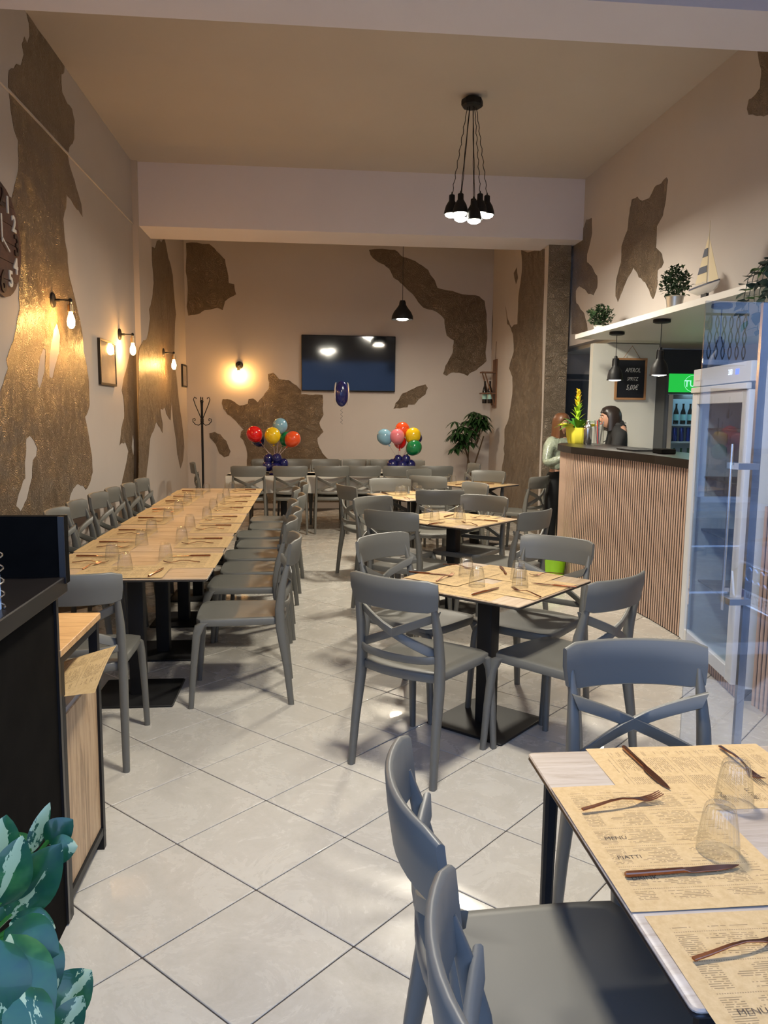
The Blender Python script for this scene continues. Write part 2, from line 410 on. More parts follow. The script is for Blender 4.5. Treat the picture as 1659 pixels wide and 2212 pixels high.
ZS = 2.44
wr = struct('wall_right', MB().box((XR + .15, (Y0 + 11)/2, (ZS + .05 + ZC)/2), (.3, 11 - Y0, ZC - ZS - .05)).box((XR + .15, (Y0 + 2.9)/2, ZS/2 + .02), (.3, 2.9 - Y0, ZS + .06)), PAINT)
# beams
struct('trim_1', MB().box((.66, YB + .35, (ZB + ZC)/2), (XR - XL, .70, ZC - ZB)), BEAM)
struct('trim_2', MB().box((.66, 4.55, (ZB + ZC)/2), (XR - XL, .45, ZC - ZB)), BEAM)
struct('trim_3', MB().box((XL - .01, (Y0 + YB)/2, 3.76), (.05, YB - Y0, .014)), PAINT)      # thin cable duct along the left wall
struct('wall_front', MB().box((.66, Y0 - .1, 3.9), (XR - XL + .6, .2, 1.3)).box((XL - .1, Y0 - .1, 1.6), (.5, .2, 3.3)).box((XR + .1, Y0 - .1, 1.6), (.5, .2, 3.3)), PAINT)
# bar niche
struct('wall_niche_side', MB().box((5.3, 7, 1.25), (.2, 8.4, 2.5)), NICHE)
struct('wall_niche_partition', MB().box((3.715, 9.25, ZS/2), (.80, .1, ZS)), NICHE)
struct('wall_niche_rear', MB().box((4.7, 9.85, ZS/2), (1.3, .1, ZS)), DARKWALL)
struct('wall_niche_front', MB().box((4.3, 2.95, 1.25), (1.9, .1, 2.5)), NICHE)
struct('ceiling_niche', MB().box((4.5, 7.0, ZS + .06), (2.0, 8.4, .1)), NICHE)
wdr = struct('wall_door', MB().box((4.0, 11.05, 1.25), (1.4, .1, 2.5)), PAINT)
dr = thing('door_1', '', 'door', (3.75, 10.98, 0)); del dr['label']; del dr['category']; dr['kind'] = 'structure'
MB().box((0, 0, 1.04), (.86, .03, 2.08)).build('door_leaf', DARKWALL, dr, False)
for sx in (-.45, .45): MB().box((sx, -.01, 1.06), (.05, .06, 2.12)).build('door_frame', DARKWALL, dr, False)
MB().box((0, -.01, 2.14), (.95, .06, .06)).build('door_frame', DARKWALL, dr, False)
# ---- textured plaster patches (raised 3 mm) on the walls
def patch(wall, outs, plane, val, m=PATCH, th=.006):
    if plane == 'X': P = [[onX(px, py, val) for px, py in o] for o in outs]; org, ux, uy = (val, 0, 0), (0, 1 if val > 0 else -1, 0), (0, 0, 1)
    else: P = [[onY(px, py, val) for px, py in o] for o in outs]; org, ux, uy = (0, val, 0), (1, 0, 0), (0, 0, 1)
    if plane == 'X': ux = (0, -1, 0) if val > 0 else (0, 1, 0)
    return flat_shape('textured_patch', P, org, ux, uy, th, m, wall)
A = [(57,24),(139,140),(138,157),(132,160),(134,200),(145,224),(155,235),(161,262),(160,300),(156,311),(149,318),(146,338),(150,358),(163,400),(175,440),(178,468),(170,455),(152,430),(143,420),(142,450),(136,473),(140,520),(145,545),(148,590),(160,640),(172,690),(178,725),(180,760),(187,790),(192,840),(193,875),(188,893),(183,900),(190,935),(198,985),(200,1020),(195,1040),(185,1058),(180,1050),(168,1045),(158,1055),(150,1075),(145,1110),(120,1190),(60,1300),(-60,1390),(-90,1000),(-40,890),(0,845),(7,827),(17,796),(13,776),(20,756),(32,719),(37,688),(42,665),(40,644),(41,560),(39,506),(27,473),(24,449),(21,425),(25,428),(29,412),(37,378),(40,354),(39,304),(30,280),(22,230),(17,175),(19,152),(30,148),(35,138),(44,142),(51,118),(47,95),(52,79),(59,95),(64,78),(62,50),(58,34)]
A1 = [(93,752),(98,756),(96,803),(84,840),(80,820),(83,793),(87,769)]
A2 = [(123,697),(130,725),(128,762),(118,796),(113,818),(106,813),(106,776),(113,729),(116,712)]
A3 = [(64,941),(73,952),(80,968),(78,985),(71,995),(69,1032),(57,1080),(44,1105),(34,1093),(40,1066),(49,1039),(54,1033),(53,999),(56,948)]
patch(wl, [A, A1, A2, A3], 'X', XL)
patch(wl, [[(288,732),(280,765),(273,796),(267,817),(263,843),(267,864),(268,904),(262,925),(258,962),(264,957),(270,955),(277,975),(270,1012),(263,1046),(256,1110),(250,1180),(292,1180),(290,1000),(289,850)], [(287,935),(290,960),(288,985),(284,965)]], 'X', XL)
patch(wl, [[(354,513),(363,557),(373,594),(376,641),(380,679),(378,695),(376,769),(381,813),(388,881),(395,931),(398,965),(395,995),(390,1012),(383,982),(380,948),(373,898),(371,864),(368,908),(359,894),(356,881),(346,884),(351,914),(351,935),(341,918),(338,911),(324,948),(317,1016),(311,1080),(304,1150),(300,1150),(300,1000),(299,760),(305,744),(317,732),(324,688),(322,668),(329,644),(332,611),(329,574),(328,533),(334,537),(339,520),(348,523)]], 'X', XL2)
patch(wbk, [[(402,525),(452,527),(473,547),(486,560),(494,611),(506,614),(510,636),(486,651),(481,670),(469,665),(442,670),(432,677),(407,682),(404,600)]], 'Y', YW)
patch(wbk, [[(481,862),(491,862),(518,876),(535,872),(537,862),(547,861),(557,869),(567,858),(580,841),(579,808),(590,805),(598,813),(603,819),(623,821),(641,833),(650,843),(651,852),(671,853),(681,852),(697,853),(698,869),(699,896),(690,914),(699,933),(686,946),(690,967),(707,990),(722,1003),(740,1040),(740,1085),(533,1085),(533,1030),(533,995),(532,967),(526,952),(519,945),(521,932),(526,928),(507,907),(491,895),(483,884),(479,871)]], 'Y', YW)
patch(wbk, [[(452,936),(464,933),(476,938),(489,952),(498,975),(495,984),(484,988),(474,980),(466,960),(453,945)]], 'Y', YW)
patch(wbk, [[(850,883),(854,871),(869,850),(901,835),(919,830),(924,838),(919,852),(904,863),(896,874),(882,874),(880,880)]], 'Y', YW)
patch(wbk, [[(797,540),(853,540),(870,555),(905,570),(925,583),(945,622),(1000,636),(1035,640),(1047,650),(1051,700),(1051,780),(1040,790),(1015,806),(1010,812),(995,806),(975,805),(965,812),(957,808),(962,790),(978,760),(980,735),(965,725),(960,690),(940,672),(915,665),(895,640),(870,615),(850,600),(840,580),(815,565),(800,550)]], 'Y', YW)
patch(wr2, [[(1053,660),(1058,645),(1063,640),(1065,690),(1062,755),(1058,757),(1055,745),(1053,770)]], 'X', XR2)
patch(wr2, [[(1110,590),(1116,578),(1119,600),(1115,614)]], 'X', XR2)
patch(wr2, [[(1126,540),(1128,580),(1120,640),(1118,700),(1105,708),(1097,690),(1092,662),(1096,700),(1108,720),(1110,760),(1102,785),(1100,796),(1107,814),(1107,852),(1100,899),(1090,927),(1090,959),(1088,968),(1090,981),(1085,1006),(1084,1031),(1080,1140),(1160,1160),(1170,900),(1177,538)]], 'X', XR2)
MB().box(((XR2 + 3.33)/2, YC - .002, ZC/2), (3.33 - XR2 + .004, .006, ZC)).build('textured_patch', PATCHD, wr2, False)
patch(wr, [[(1233,545),(1240,520),(1262,490),(1267,474),(1278,471),(1279,503),(1273,532),(1268,549),(1268,567),(1281,581),(1290,596),(1291,610),(1290,622),(1282,638),(1270,634),(1264,625),(1251,618),(1244,628),(1245,655),(1251,661),(1262,677),(1268,700),(1270,722),(1235,722)]], 'X', XR)
patch(wr, [[(1330,640),(1332,602),(1342,567),(1343,532),(1356,497),(1361,451),(1365,431),(1377,425),(1388,434),(1403,428),(1414,405),(1429,396),(1440,383),(1443,388),(1439,428),(1432,466),(1419,489),(1417,535),(1430,549),(1434,567),(1429,578),(1421,584),(1421,613),(1414,640),(1411,646),(1402,625),(1394,610),(1380,599),(1368,578),(1361,593),(1348,619),(1340,640),(1335,652)]], 'X', XR)
patch(wr, [[(1636,107),(1645,150),(1642,190),(1632,205),(1618,215),(1614,235),(1618,248),(1650,252),(1670,245),(1690,240),(1720,105),(1700,90),(1650,95)]], 'X', XR)
# ================================================================== CHAIRS
def make_chair(label, group):
    t = thing('dining_chair', label, 'chair', (0, 0, 0), 0, group)
    m = MB(); rings = []
    def outline(ins, z, zc=0):
        pts = []
        hw = lambda y: .203 + (.228 - .203)*(y + .22)/.46
        n = 9
        for k in range(n): # front edge, left to right
            a = -1 + 2*k/(n-1); pts.append((a*(.228 - ins)*(1 if abs(a) < 1 else .96), .245 - ins - .012*a*a - (.02 if abs(a) == 1 else 0), z - (.008 if abs(a) < .9 else .004)*zc))
        for k in range(1, 5): y = .215 - k*.095; pts.append((hw(y) - ins, y, z + zc*.004))
        for k in range(n):
            a = 1 - 2*k/(n-1); pts.append((a*(.198 - ins), -.215 + ins - .035*(1 - a*a), z + zc*.006))
        for k in range(1, 5): y = -.165 + (k-1)*.095; pts.append((-hw(y) + ins, y, z + zc*.004))
        return pts
    rings = [outline(.02, .445), outline(.003, .449), outline(0, .456), outline(0, .484), outline(.005, .489), outline(.03, .487, .5), outline(.07, .484)]; c0 = Vector((0, .01, .4825)); rings += [[c0 + (Vector(q) - c0)*k for q in rings[-1]] for k in (.6, .25)]; rings[-1] = [Vector((q.x, q.y, .4825)) for q in rings[-1]]
    m.loft(rings); m.build('seat', PLASTIC, t, ang=50)
    m = MB(); R = []; n = 13
    for k in range(n):
        a = -1 + 2*k/(n-1); x = .224*a; y = -.262 - .06*(1 - a*a)**.9 if abs(a) < 1 else -.262
        nx, ny = (.10*a, -1); L = math.hypot(nx + .45*a, ny); nrm = Vector(((.5*a)/1.12, -1, 0)).normalized()
        sec = []
        endk = .82 if abs(a) == 1 else 1
        for (u, v) in ((-.068, -.006), (-.072, 0), (-.068, .009), (.0, .011), (.064, .009), (.070, .003), (.070, -.003), (.064, -.009), (0, -.008)):
            z = .840 + u*endk; lean = -.12*(u); narrow = 1 - .035*(u < 0)*(-u/.07)
            sec.append(Vector((x*narrow, y + lean, z)) + nrm*v)
        R.append(sec)
    m.loft(R); m.build('backrest', PLASTIC, t, ang=50)
    m = MB()
    for s in (-1, 1):
        pts = []; 
        for k in range(11):
            a = k/10; x = s*(.200 - .40*a); z = .745 - .175*a
            y = -.225 + (.012 if a < .5 else .018)*a - .055*math.sin(PI*a)
            pts.append((x, y, z))
        ang = math.atan2(.175, .41)
        m.strip(pts, (math.sin(ang)*s, 0, math.cos(ang)), (0, 1, 0), .054, .017)
    m.build('cross_brace', PLASTIC, t, ang=50)
    m = MB(); pts = [(.203*math.cos(PI*k/10), -.212 - .052*math.sin(PI*k/10), .562 - .016*math.sin(PI*k/10)) for k in range(11)]
    m.strip(pts, (0, 0, 1), (0, 1, 0), .034, .015); m.build('back_rail', PLASTIC, t, ang=50)
    for s in (-1, 1):
        m = MB(); m.strip([(s*.219, -.272, 0), (s*.214, -.248, .22), (s*.208, -.215, .43), (s*.205, -.210, .54), (s*.203, -.225, .66), (s*.200, -.250, .76), (s*.200, -.272, .83)],
                (0, 1, 0), (1, 0, 0), [.032, .040, .052, .050, .042, .030, .016], [.028, .032, .036, .036, .034, .026, .014]); m.build('leg', PLASTIC, t, ang=50)
    for s in (-1, 1):
        m = MB(); m.strip([(s*.232, .268, 0), (s*.226, .252, .22), (s*.218, .234, .40), (s*.212, .215, .455), (s*.208, .19, .47)], (0, 1, 0), (1, 0, 0), [.028, .034, .042, .056, .05], [.026, .03, .034, .034, .03]); m.build('leg', PLASTIC, t, ang=50)
    return t
ZT = .91
chairs = []
def ch_px(L, R_, sgn, label, group, dx=0, dy=0, dr=0):
    a, b = onZ(*L, ZT), onZ(*R_, ZT); d = b - a; ang = math.atan2(d.y, d.x) + math.radians(dr)
    rz = ang if sgn > 0 else ang + PI
    fc = Vector((-math.sin(rz), math.cos(rz), 0)); mid = (a + b)/2
    p = mid + fc*.27; chairs.append((p.x + dx, p.y + dy, rz, label, group))
def ch_xy(x, y, deg, label, group): chairs.append((x, y, math.radians(deg - 90), label, group))
gM1, gM2, gM3, gM4 = ['chairs around the %s square table' % s for s in ('nearest diamond-set', 'second', 'third', 'farthest')]
gL, gR = 'chairs along the wall side of the long table', 'chairs along the aisle side of the long table'
gB = 'chairs around the cloth-covered back table'; gN = 'chairs at the front right table'
K = 'grey plastic cross-back chair '
ch_px((763,1229), (943,1256), 1, K + 'seen from behind, near left of nearest diamond-set table', gM1)
ch_px((1272,1256), (1388,1229), 1, K + 'between the slatted counter and nearest diamond-set table', gM1)
ch_px((772,1165), (881,1147), -1, K + 'facing us, far left of nearest diamond-set table', gM1)
ch_px((1128,1153), (1280,1170), -1, K + 'facing us, far right of nearest diamond-set table', gM1)
ch_px((1218,1392), (1533,1389), -1, K + 'facing the viewer behind the front right table', gN)
ch_px((791,1098), (902,1107), 1, K + 'seen from behind, near left of second square table', gM2)
ch_px((1123,1107), (1188,1096), 1, K + 'near right of second square table', gM2, dr=-2)
ch_px((783,1076), (849,1070), -1, K + 'facing us, far left of second square table', gM2, dx=-.04)
ch_px((998,1067), (1095,1074), -1, K + 'facing us, far right of second square table', gM2)
ch_px((730,1043), (769,1051), 1, K + 'at the left of third square table, beside aisle', gM3)
ch_px((891,1057), (987,1057), 1, K + 'seen from behind in front of third square table', gM3, dx=.05)
ch_px((802,1033), (883,1034), -1, K + 'facing the viewer behind the third square table', gM3)
ch_px((995,1040), (1038,1046), -1, K + 'turned left at the right of third square table', gM3, dx=.05)
ch_px((891,1026), (960,1029), 1, K + 'seen from behind, near left of farthest square table', gM4)
ch_px((880,1015), (930,1012), -1, K + 'angled at far left of the farthest square table', gM4)
ch_px((1024,1015), (1087,1018), -1, K + 'facing us, far right of farthest square table', gM4)
ch_xy(2.42, 9.02, 135, K + 'near right of farthest square table, before brown column', gM4)
for i, (px, py) in enumerate([(878,1572), (970,1843)]):
    p = onZ(px, py, ZT); ch_xy(p.x + .27, p.y - .235, 0, K + ['farther of two left of the front right table', 'with seat showing, nearest us beside front right table'][i], gN)
for i, r in enumerate([(29,1134,78,1117), (91,1108,140,1093), (125,1090,172,1076), (184,1071,235,1061), (226,1059,273,1046), (258,1049,294,1043), (307,1038,334,1031)]):
    a, b = onZ(r[0], r[1], ZT), onZ(r[2], r[3], ZT); yy = [a.y + .22, a.y + .21, a.y + .22, a.y + .2, a.y + .2, a.y + .2, a.y + .2][i]
    ch_xy(max(-1.49, min((a.x + b.x)/2 + .27, -1.43)), yy, [2, -3, -1, -4, 0, 0, -4][i], K + ordn(i) + ' from the near end, wall side of long table', gL)
ry = [(618,1159), (614,1122), (626,1102), (620,1085), (638,1072), (628,1058), (647,1048), (643,1037)]
for i, (px, py) in enumerate(ry):
    p = onZ(px, py, ZT); yy = [4.46, 5.22, 5.72, 6.25, 6.76, 7.30, 7.83, 8.36][i]
    ch_xy(p.x - .25, yy, 180 + [2, -2, 1, 3, -2, 1, 2, -1][i], K + ordn(i) + ' from the near end, aisle side of long table', gR)
p = onZ(251, 1234, ZT); ch_xy(p.x - .215, p.y + .26, 93, K + 'at the near end of long table, behind oak-topped unit', 'chair at the head of the long table')
for i, r in enumerate([(499,571,1003), (591,661,1005), (684,750,1007), (753,821,1008), (829,894,1009), (911,975,1009)]):
    a = onZ((r[0] + r[1])/2, 1006, ZT); ch_xy(a.x, a.y + .27, 90 + [2, 1, 0, -1, 2, 0][i], K + ordn(i) + ' from left along the front of cloth-covered table', gB)
for i, x in enumerate([-.62, -.20, .25, .69, 1.08, 1.50]):
    ch_xy(x, 11.62, -90 + [2, -3, 1, 0, 2, -2][i], K + ordn(i) + ' from left behind the cloth-covered back table', gB)
ch_xy(-1.28, 11.0, 8, K + 'at left end of cloth-covered table beside coat stand', gB)
ch_xy(2.05, 11.0, 190, K + 'at right end of cloth-covered table near potted tree', gB)
base_chair = make_chair(*chairs[0][3:])
base_chair.location = (chairs[0][0], chairs[0][1], 0); base_chair.rotation_euler = (0, 0, chairs[0][2])
for c_ in chairs[1:]: dup(base_chair, (c_[0], c_[1], 0), c_[2], c_[3], c_[4])
# ================================================================== TABLES
TZ = .75
def make_table(label, loc, rz, sx, sy, top=WOODTOP, group=None, legs=False):
    t = thing('dining_table', label, 'table', loc, rz, group)
    MB().rbox((0, 0, TZ - .004), (sx, sy, .008), .012).build('tabletop', top, t)
    MB().rbox((0, 0, TZ - .0125), (sx, sy, .009), .012).build('tabletop_edge', EDGEB, t)
    if legs:
        for a in (-1, 1):
            for b in (-1, 1):
                MB().strip([(a*(sx/2 - .045), b*(sy/2 - .045), 0), (a*(sx/2 - .05), b*(sy/2 - .05), .73)], (0, 1, 0), (1, 0, 0), [.022, .034], [.022, .034]).build('leg', BLACK, t)
        f = MB()
        for a in (-1, 1): f.box((a*(sx/2 - .05), 0, .715), (.03, sy - .1, .03)); f.box((0, a*(sy/2 - .05), .715), (sx - .1, .03, .03))
        f.build('frame', BLACK, t)
    else:
        MB().rbox((0, 0, .37), (.085, .085, .72), .006).build('column', BLACK, t)
        MB().rbox((0, 0, .006), (.45, .45, .012), .012).build('base_plate', BLACK, t)
        MB().rbox((0, 0, .728), (.32, .32, .008), .01).build('top_plate', BLACK, t)
    return t
make_table('wood-topped rectangular table on slim black legs at the front right', (.96, 1.44, 0), 0, .82, .88, WOODGREY, legs=True)
gT = 'square tables down the right'
tM1 = make_table('nearest diamond-set square table with light wood top and black column', (.92, 3.93, 0), math.radians(46), .77, .77, WOODTOP, gT)
dup(tM1, (1.17, 6.33, 0), math.radians(46), 'second square wood-topped table from the viewer, near the counter end', gT)
dup(tM1, (1.12, 8.22, 0), math.radians(26), 'third square wood-topped table, between second and farthest ones', gT)
dup(tM1, (2.03, 9.55, 0), math.radians(44), 'farthest square wood-topped table before the brown column', gT)
YS = [4.06 + .815*i for i in range(7)]
gLT = 'tables pushed together as the long table'
lt = None
for i in range(6):
    yc = (YS[i] + YS[i+1])/2; xx = -.965 + [0, -.005, .004, 0, -.004, .003][i]
    lab = 'wood-topped table on black column, %s from the near end of the long row' % ordn(i)
    if lt is None: lt = make_table(lab, (xx, yc, 0), 0, .885, .81, WOODTOP, gLT)
    else: dup(lt, (xx, yc, 0), 0 if i % 2 else PI, lab, gLT)
# the back table under a white cloth: two tables and the cloth
bt = make_table('black column table under the left half of the white cloth', (-.35, 10.98, 0), 0, 1.45, .72, EDGEB, 'tables under the white cloth')
dup(bt, (1.12, 10.98, 0), 0, 'black column table under the right half of the white cloth', 'tables under the white cloth')
m = MB(); rings = []
X0, X1, Ya, Yb = -1.1, 1.88, 10.60, 11.36
def clo(z, off, wav):
    pts = []
    for (ax, ay, bx, by, nn) in ((X0, Ya, X1, Ya, 40), (X1, Ya, X1, Yb, 10), (X1, Yb, X0, Yb, 40), (X0, Yb, X0, Ya, 10)):
        for k in range(nn):
            u = k/nn; x = ax + (bx - ax)*u; y = ay + (by - ay)*u
            nx, ny = (by - ay), -(bx - ax); L = math.hypot(nx, ny); nx /= L; ny /= L
            o = off + wav*math.sin((x*9 + y*13)) ; pts.append((x + nx*o, y + ny*o, z + .02*wav*30*math.sin(x*4 + y*5)))
    return pts
m.loft([clo(.53, .035, .012), clo(.62, .025, .008), clo(.72, .012, .003), clo(.752, .006, 0), clo(.757, 0, 0), clo(.757, -.1, 0), clo(.757, -.3, 0)]); 
tag(m.build('tablecloth', CLOTH), 'white cloth draped over the long table at the back', 'tablecloth')
# ================================================================== PLACE SETTINGS
def fork_mesh():
    m = MB(); L = .2
    m.strip([(-.10, 0, .004), (-.07, 0, .007), (-.03, 0, .013), (.0, 0, .014), (.03, 0, .009), (.05, 0, .005)], (0, 1, 0), (0, 0, 1), [.009, .0085, .007, .005, .007, .018], [.004, .004, .003, .003, .003, .002])
    m.strip([(.05, 0, .005), (.062, 0, .004)], (0, 1, 0), (0, 0, 1), [.018, .022], .002)
    for k in range(4):
        y = -.009 + k*.006; m.strip([(.060, y, .004), (.08, y, .006), (.1, y*.95, .013)], (0, 1, 0), (0, 0, 1), [.0042, .0036, .002], .0018)
    return m.mesh('fork', COPPER)
def knife_mesh():
    m = MB(); m.strip([(-.115, 0, .005), (-.11, 0, .005), (.0, 0, .005)], (0, 1, 0), (0, 0, 1), [.008, .0115, .010], [.007, .009, .008])
    m.strip([(.0, 0, .005), (.012, 0, .004), (.06, .001, .004), (.095, .002, .004), (.115, .005, .004)], (0, 1, 0), (0, 0, 1), [.009, .017, .018, .013, .002], [.006, .002, .002, .0016, .001])
    return m.mesh('knife', COPPER)
FORK, KNIFE = fork_mesh(), knife_mesh()
gm = MB()   # upturned ribbed tumbler: rim on the table, outer and inner skin
prof = [(.0, .0985), (.020, .0985), (.0255, .0965), (.028, .092), (.031, .078), (.0355, .05), (.0385, .025), (.040, .008), (.0402, .0), (.0385, .0), (.0380, .01), (.0365, .03), (.034, .052), (.0295, .075), (.026, .086), (.018, .089), (.0, .089)]
gm.lathe(prof, n=144, flute=.022, nf=24); TUMB = gm.mesh('tumbler', TUMBLER, ang=60)
pm = MB(); mx_, my_ = .23, .165
V = []
for i in range(9):
    V.append([(-mx_ + 2*mx_*i/8, -my_ + 2*my_*j/6, .0006 + .0006*math.sin(i*1.3 + j)) for j in range(7)])
pm.loft(V, closed=False, cap=False); MATM = pm.mesh('placemat', KRAFT)
gmat, gfork, gknife, gglass = 'printed kraft paper placemats', 'copper forks', 'copper knives', 'upturned ribbed glasses'
def put(me, name, label, cat, x, y, deg, z, group):
    o = link(name, me, None, (x, y, z), math.radians(deg)); tag(o, label, cat, group); return o
def headings(o):
    for txt, x, y, s in (('DRINK', -.135, .10, .017), ('PIATTI', -.065, .10, .017), ('MENÙ', .005, .10, .017)):
        h = link('printed_heading', text_mesh(txt, s, PRINT, .00008, name='printed_heading', bold=-.0002), o, (x, y, .0016), -PI/2)
def hz(x, y, deg, where, mats=True, knife=.0, n3=0):   # a cover facing direction deg (towards the table centre); x, y = glass
    pass
# front right table
T = TZ
mB = put(MATM, 'placemat', 'kraft paper menu placemat along the left edge of the front right table', 'placemat', .716, 1.455, 90, T + .002, gmat)
mA = put(MATM, 'placemat', 'kraft paper menu placemat along the far edge of the front right table', 'placemat', .935, 1.725, 180, T + .0004, gmat)
mC = put(MATM, 'placemat', 'kraft paper menu placemat at bottom right, overhanging the table corner', 'placemat', .735, .985, 90, T + .0004, gmat)
mD = put(MATM, 'placemat', 'kraft paper menu placemat at the right frame edge of the front table', 'placemat', 1.22, 1.40, -90, T + .003, gmat)
for o in (mB, mC, mA): headings(o)
def between(me, name, pa, pb, label, cat, group, z=T + .003, L=.2, flip=1):
    a, b = onZ(*pa, z), onZ(*pb, z); c = (a + b)/2 if (b - a).length < L*1.25 else a + (b - a).normalized()*L/2
    put(me, name, label, cat, c.x, c.y, math.degrees(math.atan2(b.y - a.y, b.x - a.x)), z, group)
N1 = 'the front right table'
between(KNIFE, 'knife', (1352,1622), (1462,1725), 'copper knife lying toward the viewer at the far side of ' + N1, 'knife', gknife)
between(FORK, 'fork', (1258,1752), (1472,1716), 'copper fork crossing the knife tip at left of ' + N1, 'fork', gfork, T + .008)
between(KNIFE, 'knife', (1367,1893), (1645,1872), 'copper knife beside the nearest glass on ' + N1, 'knife', gknife, T + .004)
between(FORK, 'fork', (1555,1615), (1680,1722), 'copper fork behind the glasses on ' + N1, 'fork', gfork)
between(FORK, 'fork', (1518,2072), (1700,2030), 'copper fork at the bottom right placemat of ' + N1, 'fork', gfork)
for i, (p, l) in enumerate([((1550,1842), 'nearest the knife'), ((1585,1738), 'farther of the two in full view')]):
    a = onZ(*p, T); put(TUMB, 'drinking_glass', 'ribbed clear glass upside down, %s, on the front table' % l, 'glass', a.x, a.y, 0, T + .003, gglass)
# nearest diamond-set table
M1 = 'the nearest diamond-set table'
def mats4(cx, cy, rot, nm):
    for k, w_ in enumerate(('near left', 'near right', 'far right', 'far left')):
        a = math.radians(rot - 90 - 90 + 90*k) ; d = .215
        # side normals: near-left = rot-180, near-right = rot-90 ...
        a = math.radians(rot + 180 + 90*k)
        put(MATM, 'placemat', 'kraft paper placemat on the %s side of %s' % (w_, nm), 'placemat', cx + d*math.cos(a), cy + d*math.sin(a), math.degrees(a) - 90 + 180*(k % 2), T + .0004 + .0011*k, gmat)
mats4(.92, 3.93, 46, M1); mats4(1.17, 6.33, 46, 'the second square table'); mats4(1.12, 8.22, 26, 'the third square table'); mats4(2.03, 9.55, 44, 'the farthest square table')
def setpx(tb, items):
    for me, nm, a, b, w_ in items:
        between({'fork': FORK, 'knife': KNIFE}[nm], nm, a, b, 'copper %s %s on %s' % (nm, w_, tb), nm, gfork if nm == 'fork' else gknife, T + .005)
setpx(M1, [(0, 'fork', (1168,1291), (1079,1265), 'at the near right place'), (0, 'knife', (1020,1286), (1080,1270), 'at the near corner'), (0, 'knife', (1249,1271), (1144,1260), 'at the right corner'),
  (0, 'fork', (1204,1241), (1156,1244), 'at the far right place'), (0, 'knife', (889,1237), (987,1245), 'at the left corner'), (0, 'fork', (945,1256), (977,1243), 'at the near left place'), (0, 'knife', (1092,1240), (1079,1220), 'beyond the glasses'), (0, 'fork', (970,1222), (1010,1228), 'at the far left place')])
setpx('the second square table', [(0, 'fork', (1031,1136), (984,1126), 'at the near right place'), (0, 'knife', (926,1134), (962,1128), 'at the near left place'), (0, 'knife', (1075,1127), (1018,1122), 'at the right corner'), (0, 'fork', (1051,1117), (1024,1119), 'at the far right place'), (0, 'knife', (962,1117), (979,1112), 'at the far left place')])
setpx('the third square table', [(0, 'fork', (897,1062), (880,1058), 'at the far side'), (0, 'fork', (885,1079), (868,1073), 'at the near side'), (0, 'knife', (825,1064), (846,1070), 'at the left side')])
setpx('the farthest square table', [(0, 'fork', (1042,1041), (1022,1038), 'at the right side'), (0, 'knife', (1060,1046), (1035,1045), 'at the near right side'), (0, 'knife', (985,1048), (1004,1044), 'at the left side')])
for tb, L in ((M1, [((1007,1246), 'at the far left place'), ((1030,1268), 'at the near left place'), ((1119,1254), 'at the far right place'), ((1123,1270), 'at the near right place')]),
              ('the second square table', [((925,1119), 'at far left'), ((939,1127), 'at near left'), ((990,1120), 'at far right'), ((995,1128), 'at near right')]),
              ('the third square table', [((861,1073), 'at left'), ((871,1070), 'at far left'), ((897,1062), 'at far right'), ((905,1070), 'at near right')]),
              ('the farthest square table', [((979,1045), 'at left'), ((1009,1037), 'at far side'), ((972,1042), 'at far left')])):
    for (px, py), w_ in L:
        a = onZ(px, py, T); put(TUMB, 'drinking_glass', 'clear glass standing upside down %s of %s' % (w_, tb) if 'place' in w_ else 'clear upturned glass %s of %s' % (w_, tb), 'glass', a.x, a.y, 0, T + .006, gglass)
# long table
ly = [4.59, 5.10, 5.63, 6.29, 6.86, 7.50, 7.92, 8.48]; lx = [-1.12, -1.06, -1.10, -1.10, -1.11, -1.13, -1.08, -1.08]
ryy = [4.58, 5.23, 5.86, 6.36, 6.96, 7.44, 7.93, 8.63]; rx = [-.82, -.83, -.87, -.81, -.83, -.82, -.82, -.83]
for side, xs, ys, sg in (('wall', lx, ly, -1), ('aisle', rx, ryy, 1)):
    for i, (x, y) in enumerate(zip(xs, ys)):
        q = '%s from the near end, %s side of the long table' % (ordn(i), side)
        put(TUMB, 'drinking_glass', 'upturned glass ' + q, 'glass', x, y, 0, T + .003, gglass)
        a = random.uniform(-5, 5)
        mx = sg*.285 - .965
        put(MATM, 'placemat', 'kraft placemat ' + q, 'placemat', mx + sg*.0, y - .01, 90 if sg > 0 else -90, T + .0004 + .0012*(i % 2), gmat)
        put(KNIFE, 'knife', 'copper knife ' + q, 'knife', -.965 + sg*.27, y + sg*.0 + .10, (180 if sg > 0 else 0) + a, T + .004, gknife)
        put(FORK, 'fork', 'copper fork ' + q, 'fork', -.965 + sg*.25, y - .10, (180 if sg > 0 else 0) - a + sg*8, T + .004, gfork)
put(TUMB, 'drinking_glass', 'upturned glass at the near end place of the long table', 'glass', -.98, 4.28, 0, T + .004, gglass)
put(MATM, 'placemat', 'kraft placemat across the near end of the long table', 'placemat', -.98, 4.235, 0, T + .0036, gmat)
a = onZ(190, 1225, T); put(FORK, 'fork', 'copper fork at the near end place of the long table', 'fork', a.x + .02, a.y, 78, T + .004, gfork)
a, b = onZ(298, 1248, T), onZ(318, 1230, T); put(KNIFE, 'knife', 'copper knife at the near end place of the long table', 'knife', -.80, 4.20, 80, T + .006, gknife)
